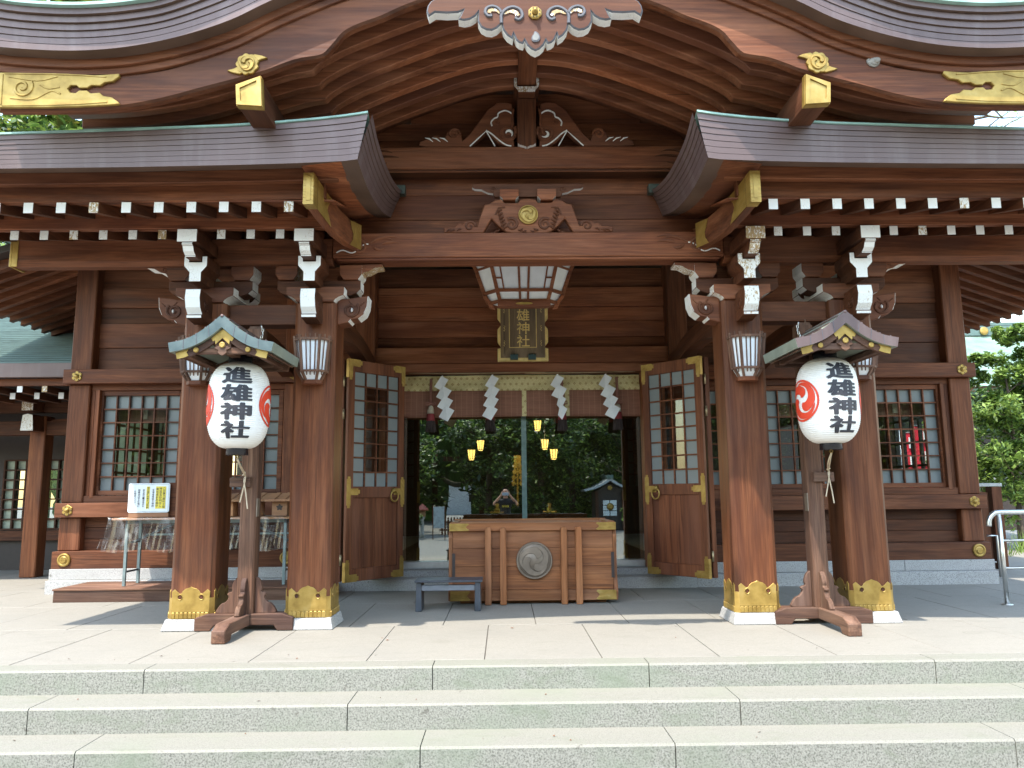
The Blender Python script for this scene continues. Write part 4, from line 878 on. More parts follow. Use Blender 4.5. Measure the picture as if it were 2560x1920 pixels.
# ================================================================ LOWER EAVE WINGS
FT = [(1.225,3.895),(1.38,3.87),(1.585,3.846),(1.9,3.818),(2.23,3.796),(3.148,3.762),(3.947,3.736),(4.95,3.73)]
FB = [(1.305,3.552),(1.402,3.538),(1.8,3.522),(2.2,3.512),(3.0,3.499),(3.926,3.492),(4.95,3.488)]
VT = smooth_curve([(1.225,-1.15,3.895),(1.215,-.9,3.78),(1.20,-.42,3.745),(1.19,.05,3.82),(1.188,.33,3.92)], 4)
VB = smooth_curve([(1.305,-1.15,3.552),(1.29,-.72,3.478),(1.28,-.2,3.52),(1.273,.33,3.655)], 5)
def at(c, t):
    k = t*(len(c)-1); i = min(int(k), len(c)-2); return tuple(Vector(c[i]).lerp(Vector(c[i+1]), k-i))
wt = edge_rows(None, None, 0, .03, 7, .007)
for sx in (-1, 1):
    m = M(); NX = 40; fx = lambda p: (sx*p[0], p[1], p[2])
    def fp_(u, t, d):
        xt = 1.225+(4.95-1.225)*u; xb = 1.305+(4.95-1.305)*u
        b_ = Vector((xb, -1.15, interp(FB, xb))); t_ = Vector((xt, -1.15, interp(FT, xt))); p = b_.lerp(t_, t); return fx((p.x, p.y+d, p.z))
    for (t0, d0), (t1, d1) in zip(wt, wt[1:]):
        k = 1 if (d1 > d0+.004 or (d0 > d1+.004 and t1-t0 < .02)) else 0
        m.grid([[fp_(i/NX, t0, d0) for i in range(NX+1)], [fp_(i/NX, t1, d1) for i in range(NX+1)]], k, False)
        vv = lambda i, t, d: fx(tuple(Vector(at(VB, i/16)).lerp(Vector(at(VT, i/16)), t)+Vector((d, d*(1-i/16), 0))))
        m.grid([[vv(i, t0, d0) for i in range(17)], [vv(i, t1, d1) for i in range(17)]], k, False)
    wr = m.build('eave_roof', [FA, FAD], H)
    m = M()                                                    # roof skin with a thin lip
    lip = [fp_(i/NX, 1, -.034) for i in range(NX+1)]
    m.grid([[(x, y, z) for x, y, z in lip], [(x, y-.012, z+.002) for x, y, z in lip], [(x, y-.012, z+.016) for x, y, z in lip]]+[[(sx*(at(VT, j/6)[0]+(4.95-at(VT, j/6)[0])*i/NX), at(VT, j/6)[1]-.03*(1-j/6), at(VT, j/6)[2]+.016+(interp(FT, 1.225+3.725*i/NX)-3.895)*(1-j/6)+0) for i in range(NX+1)] for j in range(0, 7)]+[[(sx*(1.188+3.762*i/NX), 3.0, 4.3) for i in range(NX+1)]], 0, False)
    m.build('copper_skin', PAT, wr)
    m = M(); m.grid([[fp_(i/NX, .02, 0) for i in range(NX+1)], [fx((1.33+(4.95-1.33)*i/NX, -.90, interp(FB, 1.33+3.62*i/NX)+.075)) for i in range(NX+1)]], 0, False)
    m.grid([[fx(at(VB, i/16)) for i in range(17)], [fx((at(VB, i/16)[0]+.14, at(VB, i/16)[1]+.02, at(VB, i/16)[2]+.01)) for i in range(17)]], 0, False)
    m.build('soffit', FAD, wr)
    m = M(); m.add([(sx*4.95,-1.15,3.488),(sx*4.95,-1.18,3.73),(sx*4.95,2.9,4.3),(sx*4.95,2.9,4.05)], [(0,1,2,3)]); m.build('verge', FA, wr)
    # eave battens
    for (y, z0, z1, x0, mt) in ((-.885, 3.485, 3.605, 1.50, WX), (-.80, 3.372, 3.515, 1.62, WX)):
        m = M(); xs = [x0+(4.9-x0)*i/20 for i in range(21)]; dz = lambda x: (interp(FB, x)-3.495)*.7
        m.ext([(sx*x, z0+dz(x)) for x in xs]+[(sx*x, z1+dz(x)) for x in xs[::-1]], 'y', y, y+.07); part(m, 'eave_batten', mt, H, .005)
    m = M(); m.box(min(sx*1.72, sx*4.85), max(sx*1.72, sx*4.85), -.375, -.30, 3.305, 3.515); part(m, 'eave_batten', WB, H, .005)
    # soffit boards above both rafter rows
    m = M(); a, b = sx*1.55, sx*4.9
    m.hexa([(a,-.79,3.372),(b,-.79,3.372),(b,-.30,3.50),(a,-.30,3.50),(a,-.79,3.385),(b,-.79,3.385),(b,-.30,3.513),(a,-.30,3.513)]); part(m, 'soffit_board', WB, H, 0)
    m = M(); m.hexa([(a,-.36,3.302),(b,-.36,3.302),(b,.40,3.53),(a,.40,3.53),(a,-.36,3.318),(b,-.36,3.318),(b,.40,3.55),(a,.40,3.55)]); part(m, 'soffit_board', WB, H, 0)
    # verge board with gilt plates
    vb = [(1.665,-.985,3.275,3.515),(1.63,-.75,3.235,3.47),(1.58,-.5,3.195,3.43),(1.525,-.28,3.185,3.41),(1.47,-.10,3.20,3.425)]
    def vbx(vb, dx, dz0, dz1):
        m = M(); n = len(vb); vs = []
        for (x, y, z0, z1) in vb: vs += [fx((x-dx, y, z0+dz0)), fx((x+.07+dx, y, z0+dz0)), fx((x+.07+dx, y, z1+dz1)), fx((x-dx, y, z1+dz1))]
        fs = [(0,1,2,3), tuple(4*(n-1)+i for i in (3,2,1,0))]
        for i in range(n-1):
            for j in range(4): fs.append((4*i+j, 4*i+(j+1) % 4, 4*i+4+(j+1) % 4, 4*i+4+j))
        m.add(vs, fs); return m
    V_ = part(vbx(vb, 0, 0, 0), 'verge_board', WY, H, .004)
    ix = lambda y: interp([(a_[1], a_[0]) for a_ in vb], y)-.006
    m = vbx([(1.667,-.992,3.27,3.52),(1.665,-.985,3.272,3.518)], .004, 0, 0); q2 = vbx([(1.665,-.985,3.275,3.515),(1.655,-.915,3.262,3.502)], .005, -.003, .003); m.add(q2.v, q2.f)
    m.box(*sorted((sx*1.685, sx*1.718)), -.996, -.991, 3.30, 3.49, 1); m.build('gilt_cap', [GE, GD], V_)
    m = M(); m.add([fx((ix(y), y, z)) for y, z in [(-.913,3.26),(-.80,3.245),(-.64,3.212),(-.68,3.28),(-.715,3.33),(-.70,3.37),(-.63,3.446),(-.80,3.478),(-.913,3.50)]], [tuple(range(9))]); m.build('engraved_gilt_plate', GE, V_)
    m = M(); m.add([fx((ix(y), y, z)) for y, z in [(-.10,3.20),(-.19,3.193),(-.29,3.186),(-.24,3.25),(-.235,3.30),(-.265,3.34),(-.29,3.40),(-.19,3.415),(-.10,3.425)]], [tuple(range(9))]); m.build('engraved_gilt_plate', GE, V_)
    m = M(); m.grid([[fx((at(VB, i/8)[0]+.13, at(VB, i/8)[1]+.02, at(VB, i/8)[2]+.008)) for i in range(9)], [fx((interp([(-1.15,1.74),(-.1,1.60),(.4,1.55)], at(VB, i/8)[1])+.02, at(VB, i/8)[1]+.15, at(VB, i/8)[2]+.02)) for i in range(9)]], 0, False); m.build('soffit_board', WB, H)
    m = M(); m.box(*sorted((sx*1.13, sx*1.26)), .22, .30, 3.845, 3.93); part(m, 'gutter_end', simple("dark_green_gutter", (0.05, 0.065, 0.05), 0.5), H, .003)
# rafters: one of each row, then copies
def mk_rafter(x, y0, z0, y1, z1, w, h):
    m = M(); m.hexa([(-w/2,y0,z0-h/2),(w/2,y0,z0-h/2),(w/2,y1,z1-h/2),(-w/2,y1,z1-h/2),(-w/2,y0,z0+h/2),(w/2,y0,z0+h/2),(w/2,y1,z1+h/2),(-w/2,y1,z1+h/2)])
    o = m.build('rafter', WDY, H, .002); o.location = (x, 0, 0)
    t = M(); t.box(-w/2-.001, w/2+.001, y0-.004, y0-.0003, z0-h/2-.001, z0+h/2+.001); c = t.build('rafter_tip', WH, o); return o
def copy_part(o, loc):
    c = o.copy(); COL.objects.link(c); c.parent = o.parent; c.location = loc
    for ch in o.children: d = ch.copy(); COL.objects.link(d); d.parent = c
r1 = mk_rafter(1.90, -.80, 3.325, -.29, 3.455, .070, .082); r2 = mk_rafter(1.85, -.35, 3.262, .40, 3.487, .066, .076)
for sx in (-1, 1):
    for k in range(12):
        if not (sx > 0 and k == 0): copy_part(r1, (sx*(1.90+.2525*k), 0, 0)); copy_part(r2, (sx*(1.85+.2455*k), 0, 0))
# side eaves of the hall
for sx in (-1, 1):
    m = M(); m.hexa([(sx*5.2,1.9,4.08),(sx*6.95,1.9,3.52),(sx*6.95,9.2,3.52),(sx*5.2,9.2,4.08),(sx*5.2,1.9,4.16),(sx*6.95,1.9,3.62),(sx*6.95,9.2,3.62),(sx*5.2,9.2,4.16)]); sr_ = part(m, 'side_eave', DARK, H)
    m = M(); m.hexa([(sx*5.45,-.04,3.90),(sx*6.80,-.04,3.415),(sx*6.80,.04,3.415),(sx*5.45,.04,3.90),(sx*5.45,-.035,4.05),(sx*6.80,-.035,3.56),(sx*6.80,.035,3.56),(sx*5.45,.035,4.05)])
    ra = m.build('rafter', WX, H, .003); ra.location = (0, 2.10, 0)
    for k in range(1, 16): copy_part(ra, (0, 2.10+.235*k, 0))
    m = M(); m.box(*sorted((sx*5.30, sx*5.50)), 2.66, 2.9, 3.951, 4.05); paint(m, lambda n, c: n.y < -.9, 0); part(m, 'bearing_block', [WX, WH], H)
m = M(); m.box(-6.9, 6.9, 2.6, 9.3, 4.5, 4.62); m.hexa([(-6.9,1.35,4.0),(6.9,1.35,4.0),(6.9,2.6,4.5),(-6.9,2.6,4.5),(-6.9,1.35,4.08),(6.9,1.35,4.08),(6.9,2.6,4.62),(-6.9,2.6,4.62)]); part(m, 'main_roof', ROOFD, H)  # plain unseen slabs, put in to keep out sky and sun

# ================================================================ OFFERING BOX
bx0, bx1, by = -.786, .883, 1.28
B = thing('offering_box', 'long wooden offering box with round three comma crest and gilt corners before the glass entrance', 'offering box', (.05, 1.68, 0))
m = M()
for z0, z1 in ((.140, .365), (.367, .545), (.547, .72)): m.box(bx0+.03, bx1-.03, by+.03, 2.05, z0, z1)
part(m, 'body', WBX, B, .003)
m = M(); m.box(bx0+.01, bx1+.005, by, by+.07, .035, .139); m.box(bx0+.01, bx1+.005, 2.03, 2.1, .035, .139); m.box(bx0+.01, bx0+.08, by+.07, 2.03, .035, .139); m.box(bx1-.065, bx1+.005, by+.07, 2.03, .035, .139); m.box(bx0+.1, bx1-.1, by+.1, 1.98, .001, .035); part(m, 'base_frame', WBX, B, .004)
m = M(); m.box(bx0, bx1, by, by+.07, .718, .80); m.box(bx0, bx1, 2.03, 2.10, .718, .815); m.box(bx0, bx0+.07, by+.07, 2.03, .718, .806); m.box(bx1-.07, bx1, by+.07, 2.03, .718, .806); part(m, 'top_frame', WBX, B, .005)
m = M()
for k in range(11): y = by+.10+.084*k; m.hexa([(bx0+.07,y,.745),(bx1-.07,y,.745),(bx1-.07,y+.045,.745),(bx0+.07,y+.045,.745),(bx0+.07,y+.015,.795),(bx1-.07,y+.015,.795),(bx1-.07,y+.03,.795),(bx0+.07,y+.03,.795)])
part(m, 'top_grille', WBX, B, 0)
for sx, xa in ((-1, bx0), (1, bx1)):                            # curved cheek boards
    pr = [(by+.02,.036),(2.08,.036),(2.07,.717),(by+.06,.717),(by+.03,.66),(by+.055,.5),(by+.05,.25),(by-.005,.12)]
    m = M(); m.ext(pr, 'x', xa+sx*.012, xa-sx*.028); part(m, 'cheek_board', WBZ, B, .004)
for x in (-.400, -.250, .357, .505):
    m = M(); m.ext([(x-.032,.002),(x+.032,.002),(x+.030,.74),(x+.022,.755),(x-.022,.755),(x-.030,.74)], 'y', by-.05, by+.029); part(m, 'upright_batten', WBZ, B, .005)
for (xa, sg) in ((bx0, 1), (bx1, -1)):
    for (z0, z1, o) in ((.722, .796, 0), (.04, .134, .008)):
        a = xa-sg*.003+(sg*.012 if o else 0); l = .20
        p = [(a, z0), (a+sg*l*.93, z0), (a+sg*(l-.0), z0+(z1-z0)*.12), (a+sg*(l-.02), z0+(z1-z0)*.3), (a+sg*(l-.035), (z0+z1)/2), (a+sg*(l-.02), z1-(z1-z0)*.3), (a+sg*l, z1-(z1-z0)*.12), (a+sg*l*.93, z1), (a, z1)]
        m = M(); m.ext(p, 'y', by-.005, by-.0005); m.build('corner_plate', GE, B)
m = M(); crest(m, .062, by+.029, .425, .182, 0, 0, .03, True, R(60)); m.build('crest', BRONZE, B)
for s_, xa in ((-1, bx0+.036), (1, bx1-.036)):
    m = M(); m.box(xa-.012, xa+.018, by+.024, by+.0295, .25, .50); m.build('dark_slot', DARK, B)
# ================================================================ LOW BENCH
b_ = thing('low_bench', 'small dark grey low bench standing at the left front of the offering box', 'bench', (-.765, .99, 0))
m = M(); m.box(-1.085, -.447, .845, 1.14, .268, .288); part(m, 'bench_top', BENCH, b_, .004)
for x in (-1.05, -.495): m = M(); m.ext([(x-.028,.0),(x+.032,.0),(x+.026,.267),(x-.022,.267)], 'y', .87, 1.12); part(m, 'leg', BENCH, b_, .004)
m = M(); m.box(-1.022, -.52, .90, 1.10, .205, .222); m.box(-1.022, -.52, .885, .9, .19, .24); part(m, 'shelf', simple("grey_board", (0.17, 0.18, 0.20), 0.5), b_, .002)

# ================================================================ LANTERN STANDS
def stand(xc, label, facecol):
    T = thing('lantern_stand', label, 'lantern stand', (xc, 0, 0), 'lantern stands on the platform')
    yc = .02
    m = M(); m.ext(chsq(xc, yc, .069, .014), 'z', .13, 2.52); part(m, 'post', WOZ, T, .002)
    m = M(); m.box(xc-.055, xc+.055, yc-.05, yc+.05, 2.521, 2.545); m.tube([(xc+.03, yc, 2.545), (xc+.03, yc, 2.585)], .008, 6); part(m, 'post_cap', WOZ, T, .003)
    # feet
    zt = .135
    def foot(l0, l1): return [(l0,.002),(l0+.13,.002),(l0+.16,.045),(l1-.16,.045),(l1-.13,.002),(l1,.002),(l1,.105),(l1-.09,zt),(l0+.09,zt),(l0,.105)]
    m = M(); m.ext([(xc+a, z) for a, z in foot(-.40, .405)], 'y', yc-.075, yc+.065); part(m, 'foot_beam', WOX, T, .006)
    m = M(); m.ext([(yc-.08,.046),(yc-.48,.046),(yc-.51,.002),(yc-.63,.002),(yc-.63,.095),(yc-.54,zt+.001),(yc-.08,zt+.001)], 'x', xc-.052, xc+.052); part(m, 'foot_beam', WOY, T, .006)
    m = M(); m.ext([(yc+.08,.046),(yc+.40,.046),(yc+.43,.002),(yc+.5,.002),(yc+.5,.105),(yc+.42,zt+.001),(yc+.08,zt+.001)], 'x', xc-.052, xc+.052); part(m, 'foot_beam', WOY, T, .006)
    sh = smooth_curve([(.07,.135),(.235,.135),(.24,.165),(.205,.21),(.17,.225),(.145,.265),(.16,.285),(.145,.30),(.12,.31),(.125,.34),(.11,.39),(.085,.42),(.07,.425)], 3)
    for k in range(4):
        q = M(); q.ext(sh, 'y', -.02, .02); q.xf(lambda p: Matrix.Rotation(k*math.pi/2, 3, 'Z') @ p+Vector((xc, yc, 0))); part(q, 'carved_brace', WOZ, T, .004)
    # peg, rail, cord peg
    m = M(); s_ = -1 if xc < 0 else 1
    m.box(*sorted((xc-s_*.02, xc+s_*.15)), yc-.10, yc-.069, 1.165, 1.245); part(m, 'cord_peg', WOX, T, .003)
    m = M(); m.box(xc-s_*.071-.004, xc-s_*.071+.004, yc-.06, yc+.0, .92, 1.07); part(m, 'metal_strip', BRONZE, T, 0)
    # roof carried on arms
    cx, hw, ya, yb = xc+(.02 if xc < 0 else -.02), .395, -.87, -.14
    top = smooth_curve([(0,2.452),(.10,2.366),(.19,2.302),(.28,2.259),(.395,2.235)], 4); tp = [(-x, z) for x, z in top[:0:-1]]+top
    bt = smooth_curve([(0,2.352),(.09,2.278),(.18,2.222),(.28,2.184),(.38,2.163)], 4); bp = [(-x, z) for x, z in bt[:0:-1]]+bt
    gb = [(x*1.0, z) for x, z in bp]
    m = M(); m.ext([(cx+x, z) for x, z in gb]+[(cx+x, z) for x, z in tp[::-1]], 'y', ya, yb, 0, 1, 0)
    nf = len(gb)
    rf = part(m, 'stand_roof', [facecol, PSEAM], T, 0)
    paintm = rf.data
    m = M()
    for k in range(1, 6):
        for sx in (-1, 1):
            pts = [(cx+sx*x, z+.006) for x, z in top]; j = ya+(yb-ya)*0
        xk, zk = top[int(k*len(top)/6)]
        for sx in (-1, 1): m.box(cx+sx*xk-.005, cx+sx*xk+.005, ya+.004, yb, zk-.002, zk+.008)
    m.tube([(cx, ya-.004, 2.44), (cx, yb+.004, 2.44)], .012, 8); m.build('roof_seam', FA, rf)
    # joints in the front edging
    m = M()
    for sx in (-1, 1):
        for t in (.3, .55, .8): i = int(t*(len(top)-1)); a, b = top[i], bt[i]; m.bar((cx+sx*a[0], ya-.001, a[1]), (cx+sx*b[0], ya-.001, b[1]), .004, .003)
    m.build('edge_joint', GREYLINE, rf)
    # gable boards, gilt pieces
    g0 = [(x, z-.004) for x, z in bp if abs(x) < .345]; g1 = [(x*.96, z-.055+.012*abs(x)) for x, z in g0]
    for q0, q1 in ((ya+.035, ya+.06), (yb-.06, yb-.035)): m = M(); m.ext([(cx+x, z) for x, z in g1]+[(cx+x, z) for x, z in g0[::-1]], 'y', q0, q1); part(m, 'gable_board', WOX, T, .002)
    m = M(); m.box(cx-.20, cx+.20, ya+.05, ya+.08, 2.155, 2.205); m.box(cx-.06, cx+.06, ya+.05, ya+.075, 2.2, 2.30); m.box(cx-.20, cx+.20, yb-.08, yb-.05, 2.155, 2.205)
    for sx in (-1, 1): m.box(cx+sx*.27-.02, cx+sx*.27+.02, ya+.08, yb-.08, 2.135, 2.17); m.hexa([(cx,ya+.07,2.31),(cx+sx*.36,ya+.07,2.145),(cx+sx*.36,yb-.07,2.145),(cx,yb-.07,2.31),(cx,ya+.07,2.325),(cx+sx*.36,ya+.07,2.16),(cx+sx*.36,yb-.07,2.16),(cx,yb-.07,2.325)])
    m.box(cx-.28, cx+.28, -.10, -.06, 2.14, 2.2); m.box(cx-.035, cx+.035, ya+.08, yc+.03, 2.175, 2.225)
    part(m, 'roof_frame', WOX, T, .003)
    y = ya+.034
    pk = [(0,2.344),(.05,2.306),(.085,2.274),(.072,2.249),(.055,2.256),(.052,2.226),(.028,2.248),(0,2.274)]
    m = M(); m.ext([(cx+a, z) for a, z in pk]+[(cx-a, z) for a, z in pk[-2:0:-1]], 'y', y-.004, y); m.build('gilt_fitting', GD, T)
    for sx in (-1, 1):
        ep = [(.245,2.205),(.30,2.182),(.347,2.165),(.335,2.115),(.29,2.125),(.25,2.14),(.265,2.165)]
        m = M(); m.ext([(cx+sx*a, z) for a, z in ep], 'y', y-.004, y); m.build('gilt_fitting', GD, T)
        m = M(); m.lathe([(.021, y), (.021, y-.008), (.014, y-.012), (.010, y-.009), (.003, y-.012)], cx+sx*.195, 2.185, 16, 0, 'y'); m.build('gilt_stud', GD, T)
    m = M(); m.lathe([(.023, y), (.023, y-.008), (.015, y-.012), (.010, y-.009), (.003, y-.012)], cx, 2.222, 16, 0, 'y'); m.build('gilt_stud', GD, T)
    m = M(); gp = [(0,2.205),(.03,2.215),(.062,2.20),(.045,2.188),(.03,2.183),(.035,2.165),(.018,2.15),(0,2.14)]
    m.ext([(cx+a, z) for a, z in gp]+[(cx-a, z) for a, z in gp[-2:0:-1]], 'y', y, y+.02); part(m, 'small_pendant', WOX, T, .002)
    # chain on the post
    m = M()
    for k in range(9):
        x = xc-s_*(.06+.012*math.sin(k)); z = 2.53-.028*k
        pts = [(x+(.008*math.cos(t) if k % 2 else 0), yc-.075+(0 if k % 2 else .008*math.cos(t)), z+.016*math.sin(t)) for t in [i*math.pi/5 for i in range(11)]]; m.tube(pts, .0028, 5, 0, False)
    m.build('chain', STEEL, T)
    return T
stand(-2.375, 'dark wooden lantern stand with blue green copper roof edge, beside the notice table', PB)
stand(2.395, 'dark wooden lantern stand with brown roof edge, near the steel handrail', FA)

# ================================================================ PAPER LANTERNS
LP = smooth_curve([(.088,2.145),(.125,2.132),(.175,2.098),(.215,2.03),(.232,1.94),(.238,1.82),(.236,1.72),(.226,1.62),(.200,1.545),(.160,1.495),(.120,1.470),(.080,1.462)], 6)
def lr(z):
    pts = sorted((b, a) for a, b in LP); return interp(pts, z)
def wrap(m, cx, cy, az, off):
    """bend a flat (u,v) drawing round the lantern; v is height, u is arc length"""
    def f(p):
        z = p.y; a = az+p.x/.236; r = lr(z)+off+p.z
        return Vector((cx+r*math.sin(a), cy-r*math.cos(a), z))
    m.xf(f)
def dense(m, step=.012):
    me = bpy.data.meshes.new('d'); me.from_pydata(m.v, [], m.f); bm = bmesh.new(); bm.from_mesh(me)
    bmesh.ops.remove_doubles(bm, verts=bm.verts, dist=1e-6); bmesh.ops.triangulate(bm, faces=bm.faces)
    xs = [v.co.x for v in bm.verts]; ys = [v.co.y for v in bm.verts]
    for ax, lo, hi in ((0, min(xs), max(xs)), (1, min(ys), max(ys))):
        k = lo+step
        while k < hi:
            n = [0,0,0]; n[ax] = 1; c = [0,0,0]; c[ax] = k
            bmesh.ops.bisect_plane(bm, geom=bm.verts[:]+bm.edges[:]+bm.faces[:], plane_co=c, plane_no=n); k += step
    bm.verts.index_update(); o = M(); o.v = [tuple(v.co) for v in bm.verts]; o.f = [tuple(v.index for v in f.verts) for f in bm.faces]; o.mi = [0]*len(o.f); o.sm = [True]*len(o.f)
    bm.free(); bpy.data.meshes.remove(me); return o
def paper_lantern(cx, cy, az, caz, label):
    T = thing('paper_lantern', label, 'paper lantern', (cx, cy, 1.45), 'paper lanterns on the wooden stands')
    nr = 44; prof = []
    for i in range(nr*4+1):
        z = 2.145-(2.145-1.462)*i/(nr*4); prof.append((lr(z)+.0016*math.cos(i*math.pi/2), z))
    m = M(); m.lathe(prof, cx, cy, 72, 0, 'z', 0, False); m.sm = [True]*len(m.f); m.build('paper_body', LPAPER, T)
    m = M(); m.lathe([(.092,2.140),(.092,2.195),(.08,2.195),(.08,2.142)], cx, cy, 32, 0, 'z', 0, False); part(m, 'top_rim', BLACK, T, 0)
    m = M(); m.lathe([(.084,1.468),(.086,1.41),(.076,1.41),(.002,1.42)], cx, cy, 32, 0, 'z', 0, False); part(m, 'bottom_rim', BLACK, T, 0)
    m = M()
    for k_, (dx, dy) in enumerate(((0,0),(.009,.002),(-.009,-.002),(.005,-.0035),(-.005,.0035),(.005,.003),(-.005,-.003))):
        q_ = vtext('進雄神社', .224, .1415, .127, .004); m.add([(a+dx, b+dy, .0003*k_) for a, b, c in q_.v], q_.f)
    m = dense(m); m.xf(lambda p: Vector((p.x, p.y+1.808, p.z))); wrap(m, cx, cy, az, .0045); m.build('lettering', INK, T)
    for k in (-1, 1):
        q = M(); ca = caz if k*(caz-az) > 0 else az+(az-caz); Rr = .168
        ring_o = [(Rr*math.cos(t), Rr*math.sin(t)) for t in [i*2*math.pi/64 for i in range(64)]]; ring_i = [(x*.905, y*.905) for x, y in ring_o]
        n = 64; q.add([(x, y, 0) for x, y in ring_o]+[(x, y, 0) for x, y in ring_i], [(i, (i+1) % n, n+(i+1) % n, n+i) for i in range(n)])
        for c3 in range(3): q.add([(x, y, 0) for x, y in comma(Rr*.93, c3*2.094+R(80), 16, .44, .285, R(150), 1)], [tuple(range(17+16+8))])
        q = dense(q); q.xf(lambda p: Vector((p.x, p.y+1.80, 0))); wrap(q, cx, cy, ca, .0045); q.build('crest', RED, T)
    m = M(); m.tube([(cx+.012*math.cos(t*.52), cy, 1.40+.012*math.sin(t*.52)) for t in range(13)], .003, 6, 0, False); m.build('ring', GD, T)
    s_ = -1 if cx < 0 else 1; px, py = (-2.40, -.085) if cx < 0 else (2.49, -.085)
    m = M(); m.tube(smooth_curve([(cx,cy,1.388),(cx+.004,cy+.08,1.32),(px,py-.01,1.27),(px+.01,py-.008,1.235),(px-.012,py-.006,1.12),(px-.03,py-.004,1.04)], 5), .0052, 6); m.tube(smooth_curve([(cx+.003,cy,1.388),(cx+.012,cy+.06,1.33),(px+.008,py-.006,1.262),(px,py-.012,1.22),(px+.02,py-.008,1.10),(px+.035,py-.004,.985)], 5), .0052, 6)
    m.tube([(px-.012,py-.016,1.262),(px+.012,py-.02,1.275),(px+.008,py-.01,1.285),(px-.006,py-.014,1.27)], .007, 6); m.build('pull_cord', ROPE, T)
paper_lantern(-2.345, -.45, R(13.5), R(13.5+84), 'white paper lantern 進雄神社 with red crests only at its edges, under the blue green stand roof')
paper_lantern(2.375, -.45, R(5.7), R(5.7-84), 'white paper lantern 進雄神社 with one large red crest in view, under the brown stand roof')

# ================================================================ WALL LANTERNS
def wall_lantern():
    T = thing('wall_lantern', 'slatted wooden wall lantern', 'wall lantern', (0, 0, 2.03), 'slatted lanterns on the porch pillars')
    pl = lambda k, z: [(-.150*k,0,z),(-.150*k,-.07*k-.02,z),(-.085*k,-.165*k,z),(.085*k,-.165*k,z),(.150*k,-.07*k-.02,z),(.150*k,0,z)]
    def ring(m, k, z, w, h):
        p = pl(k, z)
        for a, b in zip(p, p[1:]): m.bar(a, b, w, h)
    lv = [(.98,2.405),(.80,2.135),(.52,2.065)]
    m = M(); rows = [[(x*.93, y*.93, z) for x, y, z in pl(k, z)] for k, z in lv]; m.grid(rows, 0, False); m.add([(x*.93, y*.93, 2.066) for x, y, z in pl(.52, 2.066)], [tuple(range(6))]); m.build('milky_glass', MILK, T)
    m = M()
    P = [pl(k, z) for k, z in lv]
    for j in (1, 2, 3, 4):
        a = Vector(P[0][j]); b = Vector(P[1][j]); c = Vector(P[2][j]); t = a+(a-b)*.14; m.bar(t, b, .022, .022); m.bar(b, c, .02, .02)
    m.bar(Vector(P[0][0])+Vector((0,-.012,.02)), P[1][0], .02, .02); m.bar(Vector(P[0][5])+Vector((0,-.012,.02)), P[1][5], .02, .02)
    ring(m, .99, 2.408, .014, .022); ring(m, .82, 2.137, .016, .018); part(m, 'frame', WOZ, T, .002)
    m = M()
    for (j0, j1, ts) in ((2, 3, (.30, .52, .78)), (1, 2, (.5,)), (3, 4, (.5,))):
        for t in ts:
            a = Vector(P[0][j0]).lerp(Vector(P[0][j1]), t)*1.01; b = Vector(P[1][j0]).lerp(Vector(P[1][j1]), t)*1.01
            a.z = 2.405; b.z = 2.135; m.bar(a+(a-b)*.17, b-(a-b)*.13, .009, .010)
    part(m, 'slat', WOZ, T, .0015)
    m = M(); m.add([(x, y, z) for z in (2.03, 2.066) for x, y, _ in pl(.58, 0)], [tuple(range(6))[::-1], tuple(range(6, 12))]+[(i, (i+1) % 6, 6+(i+1) % 6, 6+i) for i in range(6)]); part(m, 'base_block', WX, T, .003)
    return T
wl = wall_lantern(); wl.location = (-1.87, -.003, 2.03)
wl['label'] = 'fully visible slatted wooden lantern on the inner pillar near the blue green roofed stand'
dup(wl, (1.87, -.003, 2.03), 'fully visible slatted wooden lantern on the inner pillar near the brown roofed stand')
dup(wl, (-2.85, -.003, 2.03), 'slatted wooden wall lantern half hidden behind the blue green stand roof')
dup(wl, (2.85, -.003, 2.03), 'slatted wooden wall lantern half hidden behind the brown stand roof')

# ================================================================ CEILING LANTERN
T = thing('ceiling_lantern', 'large tapering ceiling lantern with milky panes in wooden lattice above the entrance', 'ceiling lantern', (-.02, 1.08, 2.93))
cl = lambda k, z: [(-.02+x*k, 1.08+y*k, z) for x, y in ((-.325,-.20),(.325,-.20),(.485,-.02),(.325,.16),(-.325,.16),(-.485,-.02))]
lv = [(1.42,3.80),(1.0,3.355),(.83,3.11),(.74,3.005)]
P = [cl(k, z) for k, z in lv]
m = M(); m.grid([[(-.02+(x+.02)*.97, 1.08+(y-1.08)*.97, z) for x, y, z in p+p[:1]] for p in P], 0, False); m.add([(x, y, z+.004) for x, y, z in cl(.70, 3.0)], [tuple(range(6))]); m.build('milky_glass', MILK, T)
m = M()
for j in range(6):
    for a, b in zip(P, P[1:]): m.bar(a[j], b[j], .036, .036)
    for i, w in ((0, .03), (1, .02), (2, .03), (3, .03)): m.bar(P[i][j], P[i][(j+1) % 6], w, w)
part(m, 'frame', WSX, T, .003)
for j in (0, 3):
    m = M()
    A = lambda i, t: Vector(P[i][j]).lerp(Vector(P[i][(j+1) % 6]), t)
    for t in (.42, .58): m.bar(A(0, t), A(1, t), .022, .022); m.bar(A(1, t), A(3, t), .022, .022)
    for t in (.13, .87): m.bar(A(1, t), A(2, t), .014, .014)
    for t in (.14, .28, .72, .86): m.bar(A(0, t), A(1, t), .013, .013)
    for a_, b_ in ((0, .13), (.87, 1)): m.bar((A(1, a_)+A(2, a_))/2, (A(1, b_)+A(2, b_))/2, .014, .014)
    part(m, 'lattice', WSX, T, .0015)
m = M(); m.box(-.285, .245, .905, .985, 2.945, 3.0); m.box(-.235, .195, .98, 1.2, 2.99, 3.0); part(m, 'base_board', WSX, T, .004)
